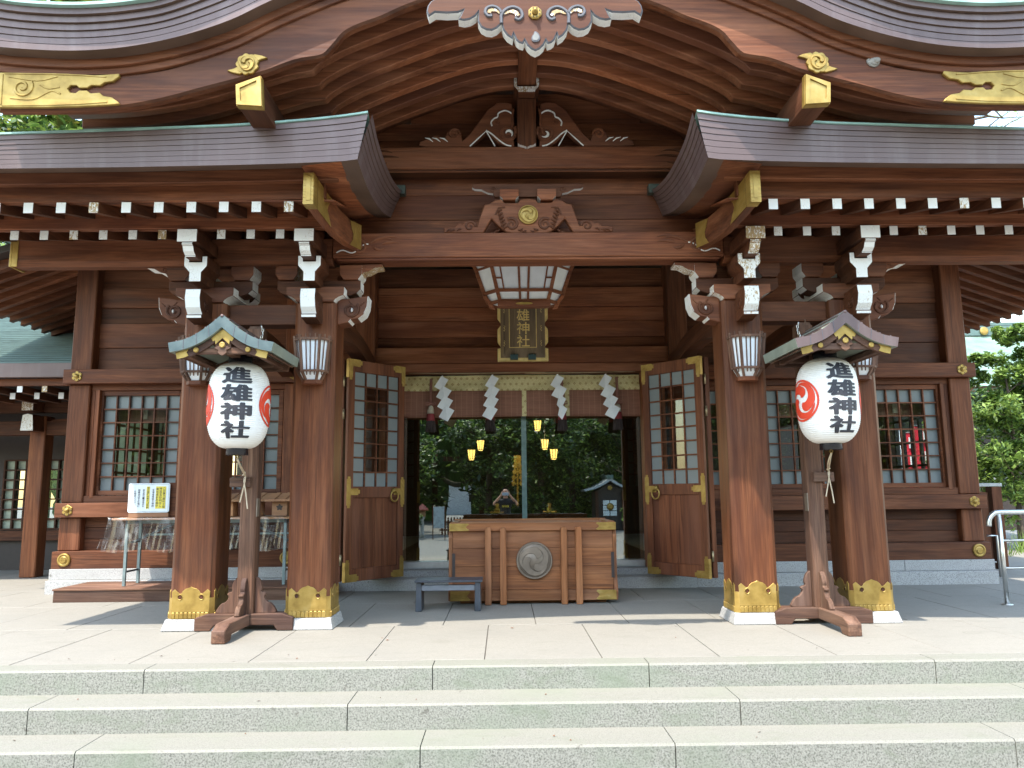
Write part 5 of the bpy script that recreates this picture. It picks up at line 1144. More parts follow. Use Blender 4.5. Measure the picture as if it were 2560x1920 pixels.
m = M(); m.ext([(-.02+.085*math.cos(t*math.pi/12), 2.968+.012*math.sin(t*math.pi/12)) for t in range(24)], 'y', .892, .9045); m.build('oval_plate', GE, T)
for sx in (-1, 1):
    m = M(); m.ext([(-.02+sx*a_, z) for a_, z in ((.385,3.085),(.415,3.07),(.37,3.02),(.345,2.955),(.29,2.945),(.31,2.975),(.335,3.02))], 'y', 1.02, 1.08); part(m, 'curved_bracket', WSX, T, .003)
m = M(); m.box(-.06, .02, 1.04, 1.12, 3.80, 4.35); part(m, 'hanger', WZ, T)

# ================================================================ NAME PLAQUE
T = thing('name_plaque', 'grey brown name plaque with wavy gilt frame and gilt characters under the ceiling lantern', 'name plaque', (0, 2.35, 2.62))
def wv(z):
    t = (z-2.63)/.88; return .298+.012*(1-t)*0-.042*max(0, math.sin(t*2*math.pi*3.1-2.0))**1.5*(1 if .17 < t < .95 else 0)
zs = [2.63+.88*i/72 for i in range(73)]
out = [(wv(z), z) for z in zs]; out = out+[(-a, b) for a, b in out[::-1]]
m = M(); m.ext(out, 'y', 2.30, 2.36, 0, cham=.006); part(m, 'gilt_frame', GLEAF, T, 0)
m = M(); m.hexa([(-.262,2.296,2.668),(.262,2.296,2.668),(.262,2.31,2.668),(-.262,2.31,2.668),(-.262,2.296,3.47),(.262,2.296,3.47),(.262,2.31,3.47),(-.262,2.31,3.47)])
PBR = wood("plaque_wood", (0.16, 0.118, 0.075), (0.22, 0.165, 0.11), (0.28, 0.215, 0.15), 'z', 0.55)
part(m, 'board', PBR, T, .002)
m = M(); m.add([(-.262,2.2955,2.668),(.262,2.2955,2.668),(.262,2.2955,3.47),(-.262,2.2955,3.47),(-.165,2.280,2.782),(.165,2.280,2.782),(.165,2.280,3.42),(-.165,2.280,3.42)], [(0,1,5,4),(1,2,6,5),(2,3,7,6),(3,0,4,7),(4,5,6,7)]); part(m, 'raised_panel', PBR, T, 0)
m = M()
for (x0, x1, z0, z1) in ((-.163,.163,2.784,2.792),(-.163,-.155,2.792,3.42),(.155,.163,2.792,3.42)): m.box(x0, x1, 2.2775, 2.2798, z0, z1)
m.build('gilt_line', GLEAF, T)
m = vtext('進雄神社', .150, .156, .142, .006, .004); m.xf(lambda p: Vector((p.x*1+.004+.16*p.y*.0, 2.277-p.z, p.y+3.098))); m.build('lettering', GLEAF, T)
for sx in (-1, 1):
    m = M(); m.ext([(sx*.105-.045,2.64),(sx*.105+.045,2.64),(sx*.105+.043,2.685),(sx*.105+.045,2.705),(sx*.105+.012,2.695),(sx*.105,2.712),(sx*.105-.012,2.695),(sx*.105-.045,2.705),(sx*.105-.043,2.685)], 'y', 2.24, 2.31); part(m, 'support_clip', simple("dark_teal_metal", (0.03, 0.06, 0.065), 0.4, 0.4), T, .002)
    for zc in (2.84, 3.02, 3.24): m = M(); m.tube([(sx*(.215+.012*math.sin(t*2.2)), 2.290, zc-.035+.011*t) for t in range(7)], .004, 5); m.build('gilt_scroll', GLEAF, T)

# ================================================================ BLIND, STREAMERS, TASSELS
T = thing('reed_blind', 'rolled reed blind with gold brocade band across the entrance top', 'blind', (0, 2.86, 2.04))
m = M(); rows = []
for j in range(9):
    z = 2.55-.195*j/8
    rows.append([(-1.455+2.91*i/110, 2.845+.010*math.sin(i*.45+2*math.sin(j*.5+i*.06))*(.3+abs(i-55)/55)+.006*math.sin(i*.17+j*.8), z+.012*math.cos(2*math.pi*i/110*1.0)*0-(.012*abs(i-55)/55*(1-j/8))) for i in range(111)])
m.grid(rows); m.build('brocade_band', BROC, T)
m = M(); rows = [[(-1.46+2.92*i/60, 2.875+.006*math.sin(i*.3)-.03*(1-abs(j-3)/3 if j > 1 else 0)*.4, 2.40-.36*j/5-.012*abs(i-30)/30*j/5) for i in range(61)] for j in range(6)]
m.grid(rows); m.tube([(-1.46+2.92*i/20, 2.868, 2.045-.012*abs(i-10)/10) for i in range(21)], .012, 8); m.build('reed_slats', BLIND, T)
for x in (.022, .555, ):
    m = M(); rows = [[(x-.028+.056*i/3, 2.852+.004*math.sin(j*1.3+i), 2.36-.325*j/12) for i in range(4)] for j in range(13)]; m.grid(rows); m.build('brocade_strip', BROC, T)
m = M(); m.tube([(-1.4+2.8*i/20, 2.80+.0, 2.578-.012*math.sin(math.pi*(i % 10)/10)) for i in range(21)], .006, 6); tag(m.build('shrine_rope', ROPE, None), 'thin pale rope strung under the lintel holding the paper streamers', 'rope')
def streamer(x, zt, drift, label, tw=0):
    """four folded square leaves set corner to corner"""
    m = M(); px, pz, y = x, zt, 2.62
    for k in range(4):
        a = Vector((px, pz)); w_ = .8 if k == 0 else 1.0
        d1 = Vector((-.082, -.134)); d2 = Vector((.108*w_, -.060*w_)); b, d = a+d1, a+d2; c = b+d2; t_ = .05 if (tw and k >= 2) else 0
        yy = y-.010*k; tl = .014*(1 if k % 2 else -1)
        m.add([(a.x, yy, a.y), (b.x+t_, yy+tl, b.y), (c.x-t_*.2, yy-tl, c.y), (d.x-t_*.5, yy+.004, d.y)], [(0,1,2,3)])
        px, pz = a.x+drift, b.y+.012
    m.box(x+.01, x+.018, y-.002, 2.80, zt-.006, zt+.004)
    o = m.build('paper_streamer', PAPER, None); origin(o, (x, y, zt))
    md = o.modifiers.new('solid', 'SOLIDIFY'); md.thickness = .0015
    return tag(o, label, 'paper streamer', 'zigzag paper streamers over the entrance')
streamer(-.985, 2.51, .018, 'white zigzag paper streamer at the door edge left of the entrance')
streamer(-.375, 2.52, -.012, 'white zigzag paper streamer second from the left door')
streamer(.415, 2.52, .012, 'white zigzag paper streamer third from the left door, its lower leaves twisted', 1)
streamer(1.00, 2.52, .022, 'white zigzag paper streamer beside the right door')
def tassel():
    T = thing('tassel', 'tassel', 'tassel', (0, 2.77, 1.85), 'cord tassels hanging on the blind')
    y = 2.77
    m = M(); m.tube([(-.008,y+.02,2.50),(-.008,y,2.35),(-.006,y,2.17)], .008, 6); m.tube([(.010,y+.02,2.50),(.010,y,2.35),(.006,y,2.17)], .008, 6)
    for s_ in (-1, 1): m.tube([(s_*.0,y-.01,2.185),(s_*.03,y-.012,2.20),(s_*.062,y-.012,2.195),(s_*.066,y-.012,2.178),(s_*.03,y-.012,2.172),(0,y-.012,2.182)], .0075, 6)
    m.lathe([(.012,2.17),(.016,2.185),(.012,2.20)], 0, y, 8); m.build('cord', CORD, T)
    m = M(); m.lathe([(.016,2.165),(.031,2.150),(.040,2.11),(.043,2.065)], 0, y, 16); m.build('cream_head', TCREAM, T)
    m = M(); m.lathe([(.043,2.0649),(.048,2.045),(.051,2.005),(.053,1.975)], 0, y, 16); m.build('red_band', TRED, T)
    m = M()
    for k in range(46):
        a = k*2.399; r = .051*math.sqrt((k+.5)/46); m.tube([(r*math.cos(a), y+r*math.sin(a), 1.98), (r*1.12*math.cos(a), y+r*1.12*math.sin(a), 1.93), (r*1.35*math.cos(a)+random.uniform(-.004,.004), y+r*1.3*math.sin(a), 1.842+random.uniform(-.006,.010))], [.0075,.007,.004], 5)
    m.build('dark_fringe', TBLK, T); return T
ta = tassel(); ta.location.x = -1.125; ta['label'] = 'dark brown and red tassel hanging from the blind by the left door'
dup(ta, (-.40, 2.77, 1.855), 'dark brown and red tassel beside the second paper streamer')
dup(ta, (.485, 2.77, 1.85), 'dark brown and red tassel partly behind the third paper streamer')
dup(ta, (1.165, 2.77, 1.855), 'dark brown and red tassel partly behind the streamer at the right door')

# ================================================================ INSIDE: lit lamps, golden wand, offering stands
def lamp(sc=1):
    T = thing('hanging_lamp', 'lamp', 'hanging lamp', (0, 4.6, 0), 'lit lamps hanging inside the hall')
    m = M(); m.lathe([(.030,-.15),(.042,-.135),(.062,0),(.055,.002)], 0, 4.6, 8, 0, 'z', math.pi/8); m.build('lit_shade', LIT, T)
    m = M()
    for k in range(8):
        a = math.pi/8+k*math.pi/4; m.tube([(.064*math.cos(a), 4.6+.064*math.sin(a), .012), (.044*math.cos(a), 4.6+.044*math.sin(a), -.137)], .0045, 5)
    for r, z in ((.064, .0), (.044, -.137)): m.tube([(r*math.cos(k*math.pi/8), 4.6+r*math.sin(k*math.pi/8), z) for k in range(17)], .005, 5, 0, False)
    m.tube([(0,4.6,.0),(0,4.6,2.2)], .004, 5); m.build('frame', DARK, T)
    ld = bpy.data.lights.new('lamp_light', 'POINT'); ld.energy = 3.5; ld.color = (1.0, .78, .46); ld.shadow_soft_size = 0.0
    lo = bpy.data.objects.new('lamp_light', ld); COL.objects.link(lo); lo.parent = T; lo.location = (0, 0, -.22); return T
la = lamp(); la.location = (.262, 4.6, 2.145); la['label'] = 'lit lamp highest inside the hall, just right of the glass seam'
for x, y, z, lb_ in ((-.575, 4.7, 1.87, 'lit lamp inside the hall left of the seam, the upper of two'), (-.70, 4.5, 1.722, 'lit amber lamp inside the hall farthest left and low'), (.37, 4.7, 1.875, 'lit lamp inside the hall right of the seam, the middle of three'), (.485, 4.5, 1.72, 'lit amber lamp inside the hall lowest on the right of the seam')):
    dup(la, (x, y, z), lb_)
T = thing('golden_wand', 'gold zigzag ritual wand standing inside the hall behind the glass seam', 'ritual wand', (-.03, 5, .27))
m = M(); m.box(-.045, -.018, 4.99, 5.01, .9, 1.57); part(m, 'staff', GD, T, 0)
m = M(); m.box(-.085, .02, 4.985, 5.015, 1.52, 1.66); part(m, 'top_plate', GD, T, .002)
for sx in (-1, 1):
    m = M(); x, z = -.032+sx*.03, 1.55
    for k in range(4): m.add([(x, 4.98, z), (x+sx*.045, 4.975, z-.045), (x+sx*.018, 4.98, z-.105), (x-sx*.03, 4.985, z-.06)], [(0,1,2,3)]); x += sx*(.012 if k % 2 else .004); z -= .085
    m.build('zigzag_leaf', GD, T)
m = M(); m.box(-.2, .14, 4.85, 5.15, .27, .88); part(m, 'pedestal', BLACK, T)
for x, lb_ in ((-.34, 'gold offering stand inside the hall left of the glass seam'), (.43, 'gold offering stand inside the hall right of the glass seam')):
    T = thing('offering_stand', lb_, 'offering stand', (x, 4.8, .27), 'gold offering stands inside the hall')
    m = M(); m.box(x-.10, x+.10, 4.72, 4.88, .80, .83); part(m, 'tray', GD, T)
    m = M(); m.box(x-.07, x+.07, 4.74, 4.86, .27, .80); part(m, 'pedestal', BLACK, T)
    m = M(); m.lathe([(.035,.83),(.045,.86),(.02,.89),(.03,.94),(.028,.945)], x, 4.8, 12); part(m, 'vessel', GD, T, 0)

# ================================================================ TABLE GROUP BY THE LEFT WALL
T = thing('wooden_step', 'low reddish wooden step along the wall under the folding table', 'wooden step', (-3.7, 2.1, 0))
m = M(); m.box(-5.0, -2.2, 1.78, 2.13, .12, .138); m.box(-5.0, -2.2, 2.133, 2.49, .12, .138); part(m, 'step_top', wood("step_boards", (0.17, 0.085, 0.055), (0.24, 0.125, 0.085), (0.31, 0.18, 0.13), 'x', 0.6), T, .003)
m = M(); m.box(-4.99, -2.21, 1.79, 1.83, .001, .1195); m.box(-4.99, -4.95, 1.83, 2.48, .001, .1195); m.box(-2.25, -2.21, 1.83, 2.48, .001, .1195); part(m, 'riser_board', WOX, T, .002)
T = thing('folding_table', 'folding table with steel legs standing on the wooden step', 'folding table', (-3.5, 2.12, .138))
m = M(); m.box(-4.5, -2.45, 1.93, 2.36, .842, .866); part(m, 'table_top', WLT, T, .003)
for x in (-4.35, -2.63):
    for y in (1.985, 2.30): m = M(); m.box(x-.016, x+.016, y-.014, y+.014, .139, .80); part(m, 'leg', IRON, T, .003)
    m = M(); m.box(x-.008, x+.008, 2.0, 2.285, .28, .30); m.box(x-.014, x+.014, 1.97, 2.315, .80, .841); m.bar((x, 2.14, .60), (x+(.5 if x < -3 else -.5), 2.14, .82), .02, .02); m.box(x-.01, x+.01, 2.0, 2.285, .59, .61); part(m, 'leg_brace', simple("dark_steel", (0.08, 0.09, 0.095), 0.45, 0.5), T, .002)
m = M(); m.box(-4.3, -2.68, 2.13, 2.15, .80, .841); m.box(-4.3, -2.68, 2.32, 2.335, .66, .68); part(m, 'wire_shelf', IRON, T, 0)
m = M(); rows = []; random.seed(5)
for j in range(15):
    r = []
    for i in range(121):
        x = -4.53+2.10*i/120; d = j/14
        amp = .004+.012*d; yy = 1.922-.02*d+amp*math.sin(i*.55+1.7*math.sin(i*.13))*(.4+.6*math.sin(i*.071+1)**2)+.010*d*math.sin(i*1.7+j*.4)
        r.append((x-.05*d*(1 if i < 6 else 0)*(6-i)/6, yy, .870-.355*d*(1+.05*math.sin(i*.21))))
    rows.append(r)
m.grid([[(x, 2.37, .870) for x, y, z in rows[0]]]+rows); q = M()
q.grid([[(-4.53-.10*j/8-.02*math.sin(i*.9)*j/8, 1.922+.44*i/20, .87-.34*j/8+.02*math.sin(i*.8)*j/8) for i in range(21)] for j in range(9)]); m.add(q.v, q.f, 0, True)
tag(m.build('vinyl_cover', PLASTIC), 'clear creased vinyl sheet draped over the folding table', 'table cover')
T = thing('donation_box', 'plain brown wooden box behind the white notice card on the table', 'wooden box', (-4.05, 2.1, .872))
m = M(); m.box(-4.34, -3.78, 1.99, 2.30, .873, 1.245); part(m, 'body', WDX, T, .004)
m = M(); m.box(-4.335, -3.90, 1.955, 1.99, .873, .918); part(m, 'ledge', WLT, T, .003)
m = M(); m.ext([(-3.79,1.09),(-3.76,1.10),(-3.74,1.13),(-3.755,1.15),(-3.78,1.14),(-3.80,1.15),(-3.805,1.12)], 'y', 1.95, 1.97); part(m, 'paper_knot', PAPER, T, 0)
T = thing('notice_card', 'white notice card with yellow banded handwriting standing on the table', 'notice card', (-4.12, 1.96, .92))
rc = lambda a, b, z0, z1, r: [(a+r,z0),(b-r,z0),(b,z0+r),(b,z1-r),(b-r,z1),(a+r,z1),(a,z1-r),(a,z0+r)]
m = M(); m.ext(rc(-4.345, -3.895, .922, 1.24, .014), 'y', 1.952, 1.962); part(m, 'card', SIGNW, T, .002)
m = M()
for x0, x1, z0, z1 in ((-4.333,-3.907,.934,.936),(-4.333,-3.907,1.226,1.228),(-4.333,-4.331,.936,1.226),(-3.909,-3.907,.936,1.226)): m.box(x0, x1, 1.9505, 1.9518, z0, z1)
m.build('border_line', IRON, T)
m = M(); m.box(-4.045, -3.936, 1.9495, 1.9515, .965, 1.205); m.box(-4.148, -4.113, 1.9495, 1.9515, .965, 1.205); m.build('yellow_band', YELLOW, T)
m = M()
for x, s_, h in ((-3.955,'八百萬乃願叶之宮',.22),(-3.993,'神宮玉砂利守入',.21),(-4.03,'清光成就の御守',.20),(-4.075,'天津祖猿宮之神詞',.185),(-4.130,'御祈願「祈願木」所納',.22),(-4.178,'御玉串料一回御初穂',.185),(-4.228,'御願納は賽銭箱に',.185),(-4.272,'お納めください',.16)):
    q = vtext(s_, h/len(s_)*1.0, h/len(s_)*1.06, h/len(s_)*.95, .01); m.add([(x+a, 1.9485, (1.085 if h > .19 else 1.08)+b) for a, b, c in q.v], q.f)
m.build('handwriting', INK, T)
def small_shrine(x, label):
    T = thing('small_shrine_box', label, 'small shrine box', (x, 2.05, .872), 'small wooden shrine boxes on the table')
    pr = [(x-.083,.873),(x+.083,.873),(x+.083,1.03),(x-.083,1.03)]
    m = M(); m.box(x-.083, x+.083, 1.98, 2.14, .873, 1.03); part(m, 'body', WLT, T, .003)
    fl_ = [(x+.030*(1+.22*math.cos(5*t))*math.sin(t), .965+.030*(1+.22*math.cos(5*t))*math.cos(t)) for t in [i*2*math.pi/40 for i in range(40)]]
    m = M(); m.ext(fl_, 'y', 1.977, 1.9795); m.build('flower_opening', DARK, T)
    m = M()
    for k in range(5):
        a = x-.15+.06*k; m.hexa([(a,1.90,1.030),(a+.058,1.90,1.030),(a+.058,2.18,1.10),(a,2.18,1.10),(a,1.90,1.052+.006*(k % 2)),(a+.058,1.90,1.052+.006*(k % 2)),(a+.058,2.18,1.122+.006*(k % 2)),(a,2.18,1.122+.006*(k % 2))])
    part(m, 'plank_roof', WLT, T, .002)
small_shrine(-2.70, 'small pale wooden shrine box by the pillar, with clear tray before it')
small_shrine(-3.29, 'small pale wooden shrine box farthest left, mostly behind the outer pillar')
small_shrine(-2.99, 'small pale wooden shrine box mostly behind the lantern stand post')
m = M(); rows = [[(-2.86,1.945,.915),(-2.84,1.955,.878),(-2.60,1.955,.878),(-2.50,1.945,.92)],[(-2.86,1.87,.955),(-2.84,1.875,.878),(-2.60,1.875,.878),(-2.50,1.87,.955)]]; m.grid(rows, 0, False); m.box(-2.84, -2.58, 1.88, 1.95, .8735, .879)
tag(m.build('clear_tray', PLASTIC), 'clear plastic tray on the table before the pale shrine box', 'tray')

# ================================================================ HANDRAILS (right)
T = thing('handrail', 'brushed steel handrail with curved end standing on the platform before the bright shrub', 'handrail', (4.53, .89, 0))
m = M(); m.tube(smooth_curve([(4.425,.89,.735),(4.435,.89,.80),(4.475,.89,.85),(4.54,.89,.865),(4.8,.89,.865),(6.6,.89,.865)], 5), .024, 12); m.build('top_rail', STEEL, T)
for x in (4.53, 6.0): m = M(); m.tube([(x,.89,.008),(x,.89,.85)], .021, 12); m.lathe([(.05,.0),(.05,.008),(.02,.012)], x, .89, 20); m.build('rail_post', STEEL, T)
for z in (.60, .34): m = M(); m.tube([(4.53,.89,z),(6.6,.89,z)], .012, 8); m.build('lower_rail', STEEL, T)
T = thing('far_rail', 'thin pale metal rail behind the steel handrail', 'metal rail', (5.78, 3.0, 0))
m = M(); m.tube([(5.72,3.0,.52),(5.84,3.0,.52),(5.84,3.0,.02)], .014, 8); m.build('rail_tube', STEEL, T)
m = M(); m.tube([(5.80,3.0,.2),(5.86,3.4,.2)], .01, 8); m.build('lower_rail', STEEL, T)
nst = M()
for k in range(3): nst.lathe([(.05-.01*k,-1.452-.008*k),(.046-.01*k,-1.462-.008*k),(.02,-1.468-.009*k)], 2.44+.008*k, 4.135, 14, 0, 'y')
nst.xf(lambda p: Vector((2.44+(p.x-2.44)*(1.0-.9*(4.135-p.z)) , p.y, 4.14+(p.z-4.135)*(1.0 if p.z < 4.135 else .55))))
tag(nst.build('mud_nest', simple("dry_mud", (0.30, 0.28, 0.25), 0.9, 0, 0.2, 60, 0.8)), 'grey dried mud patch stuck on the curved gable board beside a gilt flame', 'mud nest')

# ================================================================ LEFT SIDE BUILDING
T = thing('side_building', 'lower wooden wing with grey green copper roof beyond the hall wall with the notice table', 'shrine wing', (-8.5, 6, 0))
yF, xr = 3.1, -5.62
m = M(); m.add([(-13,yF,2.79),(xr,yF,2.79),(xr,9.5,5.75),(-13,9.5,5.75)], [(0,1,2,3)])
for k in range(60):
    t = k/60; z = 2.79+2.96*t; y = yF+6.4*t; m.box(-13, xr, y-.012, y+.004, z+.0, z+.022)
rf = m.build('roof', ROOFD, T)
m = M(); m.box(-13, xr, yF-.02, yF+.05, 2.607, 2.789); part(m, 'roof_edge', FA, T)
m = M(); m.box(-13, xr, yF+.10, yF+.16, 2.515, 2.607); part(m, 'eave_board', WX, T)
m = M(); m.add([(-13,yF+.1,2.57),(xr,yF+.1,2.57),(xr,6,3.3),(-13,6,3.3)], [(0,1,2,3)]); part(m, 'soffit_board', WDX, T, 0)
for row, (yy, zz_, ph) in enumerate(((yF+.12, 2.475, 0), (yF+.34, 2.415, .09))):
    for k in range(7):
        x = -8.0+.315*k+ph; m = M(); m.box(x-.033, x+.033, yy, yy+.5, zz_-.04, zz_+.04); o = part(m, 'rafter', WDY, T, 0)
        m = M(); m.box(x-.034, x+.034, yy-.004, yy-.0005, zz_-.041, zz_+.041); m.build('rafter_tip', WH, o)
for x in (-6.86, -9.6): m = M(); m.box(x-.11, x+.11, 4.38, 4.60, .0, 2.25); part(m, 'column', WP, T, .012)
m = M(); m.box(-13, -5.8, 4.40, 4.58, 1.98, 2.18); part(m, 'tie_beam', WDX, T)
m = M(); m.box(-13, -5.8, 4.36, 4.5, 2.30, 2.45); part(m, 'eave_purlin', WDX, T)
m = M(); m.ext([(-6.95,2.02),(-6.77,2.02),(-6.79,2.24),(-6.86,2.26),(-6.93,2.24)], 'y', 4.12, 4.38); paint(m, lambda n, c: n.y < -.9, 1); part(m, 'beam_nose', [WDX, WH], T, .002)
m = M(); m.box(-6.94, -6.78, 4.1, 4.4, 2.30, 2.44); paint(m, lambda n, c: n.y < -.9, 1); part(m, 'bearing_block', [WDX, WH], T, .002)
m = M(); m.ext([(-6.70,2.03),(-6.45,2.03),(-6.40,2.22),(-6.70,2.20)], 'y', 4.42, 4.56); paint(m, lambda n, c: n.x > .6, 1); part(m, 'scroll_nose', [WC, WH], T, .002)
m = M()
for a, b, c, d in ((-13,-8.05,.0,3.2),(-8.05,-7.0,.0,.62),(-8.05,-7.0,1.68,3.2),(-7.0,-6.86,.0,3.2),(-6.86,-5.8,0,.62),(-6.86,-5.8,1.68,3.2)): m.box(a, b, 5.55, 5.7, c, d)
part(m, 'wall', DARK, T, 0)
for a, b in ((-8.03, -7.02), (-6.84, -5.9)):
    m = M(); nc = 6
    for k in range(nc+1): x = a+(b-a)*k/nc; m.box(x-.012, x+.012, 5.53, 5.58, .62, 1.68)
    for k in range(8): z = .62+1.06*k/7; m.box(a, b, 5.535, 5.575, z-.011, z+.011)
    w = part(m, 'window', WDX, T, 0)
    m = M(); q = M()
    for i in range(nc):
        for j in range(7):
            (m if i in (0, nc-1) or j in (0, 6) else q).box(a+(b-a)*i/nc, a+(b-a)*(i+1)/nc, 5.59, 5.595, .62+1.06*j/7, .62+1.06*(j+1)/7)
    m.build('frosted_pane', simple("greenish_frosted_pane", (0.34, 0.39, 0.30), 0.4), w); q.build('clear_pane', mk_glass("side_glass", 0.55, (0.35, 0.45, 0.35)), w)
m = M(); m.box(-13, -5.8, 5.45, 5.72, .45, .60); part(m, 'tie_rail', WDX, T)
o = dup(wl, (-5.98, 4.6, 1.58), 'slatted wooden lantern under the eave of the lower left wing'); o['group'] = 'lanterns of the left wing'

# ================================================================ RIGHT: building with green roof, fence, banners
T = thing('green_roofed_hall', 'distant hall with pale green sheet roof behind the bright shrub', 'building', (17, 15, 0))
m = M(); a, b = (9, 13.0, 3.75), (26, 13.0, 3.75)
m.add([(5,13,3.75),(26,13,3.75),(26,16.2,5.75),(5,16.2,5.75)], [(0,1,2,3)])
for k in range(34): t = k/34; m.box(5, 26, 13+3.2*t-.01, 13+3.2*t+.005, 3.75+2*t, 3.75+2*t+.03)
part(m, 'roof', ROOFG, T, 0)
m = M(); m.box(5, 26, 16.0, 16.5, 5.7, 6.0); m.box(5, 26, 16.05, 16.45, 6.02, 6.12); part(m, 'ridge', ROOFD, T)
for x in (12.9, 14.35, 15.8): m = M(); m.lathe([(.13,15.98),(.13,15.95),(.1,15.93)], x, 5.83, 12, 0, 'y'); m.build('ridge_crest', GD, T)
m = M(); m.box(5.4, 26, 14, 17, 0, 3.6); part(m, 'wall', DARK, T, 0)  # near end stretched unseen behind the shrine to block the bright horizon
m = M(); m.box(5, 26, 13.02, 13.1, 3.6, 3.745); part(m, 'eave_board', WDX, T, 0)
for k in range(14): x = 12+.45*k; m = M(); m.box(x-.06, x+.06, 13.12, 13.9, 3.48, 3.6); o = part(m, 'rafter', WDY, T, 0); q = M(); q.box(x-.06, x+.06, 13.112, 13.119, 3.48, 3.6); q.build('rafter_tip', WH, o)
for k in range(3): m = M(); m.box(12.6+1.5*k, 13.5+1.5*k, 13.96, 13.99, 1.0, 2.2); part(m, 'window', FROST, T, 0)
T = thing('plank_fence', 'dark brown plank fence end behind the steel handrail', 'fence', (6.4, 4.2, 0))
for k in range(6): m = M(); m.box(5.62+.155*k, 5.765+.155*k, 4.2, 4.24, .06, 1.05); part(m, 'plank', WDZ, T, .003)
m = M(); m.box(6.56, 6.70, 4.14, 4.28, 0, 1.12); part(m, 'post', WDZ, T, .004)
m = M(); m.box(5.55, 6.72, 4.15, 4.29, 1.125, 1.17); part(m, 'cap_rail', simple("pale_grey_cap", (0.42, 0.43, 0.42), 0.5), T, .003)
for i, (x, y) in enumerate(((7.75, 9.6), (8.6, 9.3), (9.3, 11.2))):
    T = thing('shrine_banner', ('tall red banner on a pole seen through the right window, nearest the porch pillar', 'tall red and white banner seen at the outer side of the right window', 'tall red banner farther off behind the others through the right window')[i], 'banner', (x, y, 0), 'red banners outside the right windows')
    m = M(); m.tube([(x-.27,y,0),(x-.27,y,2.5)], .018, 8); m.tube([(x-.27,y,2.42),(x+.27,y,2.42)], .01, 6); m.build('pole', STEEL, T)
    m = M(); m.grid([[(x-.25+.5*u/6, y+.02*math.sin(u+j*.7), 2.40-1.9*j/10) for u in range(7)] for j in range(11)]); m.build('cloth', BANR, T)
    m = M()
    for k in range(4): m.box(x-.10, x+.12, y-.05, y-.045, 2.05-.42*k, 2.3-.42*k)
    m.box(x+.16, x+.25, y-.05, y-.045, .5, 2.4); m.build('white_marking', PAPER, T)

# ================================================================ TREES
def branchy(m, base, h, r, seed, lean=(0,0), nb=7, spread=.5):
    rnd = random.Random(seed); tips = []
    p = [Vector(base)+Vector((lean[0]*t*h+.12*math.sin(t*5+seed)*h*.06, lean[1]*t*h, h*t)) for t in [i/8 for i in range(9)]]
    m.tube(p, [r*(1-.75*i/8) for i in range(9)], 9)
    for k in range(nb):
        t = .35+.6*k/nb; i = int(t*8); q = p[i]; a = rnd.uniform(0, 6.28); l = h*spread*(1.1-t*.7)*rnd.uniform(.7, 1.1)
        d = Vector((math.cos(a), math.sin(a), rnd.uniform(.25, .7))).normalized()
        e = [q+d*l*s+Vector((0,0,.12*l*s*s)) for s in (0,.33,.66,1)]; m.tube(e, [r*.42*(1-t*.5), r*.3*(1-t*.5), r*.18, r*.06], 6)
        tips.append(e[-1]); tips.append(e[2])
        for j in range(2):
            a2 = a+rnd.choice((-1, 1))*rnd.uniform(.5, 1.0); d2 = Vector((math.cos(a2), math.sin(a2), rnd.uniform(.2, .6))).normalized(); f = [e[1+j], e[1+j]+d2*l*.3, e[1+j]+d2*l*.55]; m.tube(f, [r*.16, r*.1, r*.04], 5); tips.append(f[-1])
    return tips
def leaves(m, centres, n, size, spread, seed, squash=.8, nm=3):
    rnd = random.Random(seed)
    for k in range(n):
        c, rad = centres[rnd.randrange(len(centres))]
        d = Vector((rnd.gauss(0,1), rnd.gauss(0,1), rnd.gauss(0,1)*squash)); d = d.normalized()*rad*(rnd.random()**.45)*spread; d.z *= squash
        p = c+d; s = size*rnd.uniform(.6, 1.25)
        a = Vector((rnd.gauss(0,1), rnd.gauss(0,1), rnd.gauss(0,.6))).normalized(); b = a.cross(Vector((rnd.gauss(0,.5), rnd.gauss(0,.5), 1))).normalized()
        u, v = a*s, b*s*.42
        mi = rnd.choices(range(nm), weights=(5,4,3,1)[:nm])[0]
        m.add([p-u, p-v+Vector((0,0,-.06*s)), p+u, p+v], [(0,1,2,3)], mi)
def tree(name, label, cat, base, h, r, crown, n, size, mats, seed, group=None, lean=(0,0), bark=None, extra=0, spread=.5):
    T = thing(name, label, cat, base, group)
    m = M(); tips = branchy(m, base, h, r, seed, lean, 8, spread); m.build('trunk', bark or BARK, T)
    rnd = random.Random(seed+1)
    cs = [(Vector(base)+Vector(c), rad) for c, rad in crown]
    clumps = []
    for c, rad in cs:
        for k in range(int(14+extra)):
            d = Vector((rnd.gauss(0,1), rnd.gauss(0,1), rnd.gauss(0,1))).normalized()*rad*rnd.uniform(.35, 1.0); clumps.append((c+Vector((d.x, d.y, d.z*.8)), rad*rnd.uniform(.22, .42)))
    m = M(); leaves(m, clumps+[(t, r*4) for t in tips], n, size, 1.0, seed+2, .8, len(mats)); m.build('crown', mats, T)
    return T
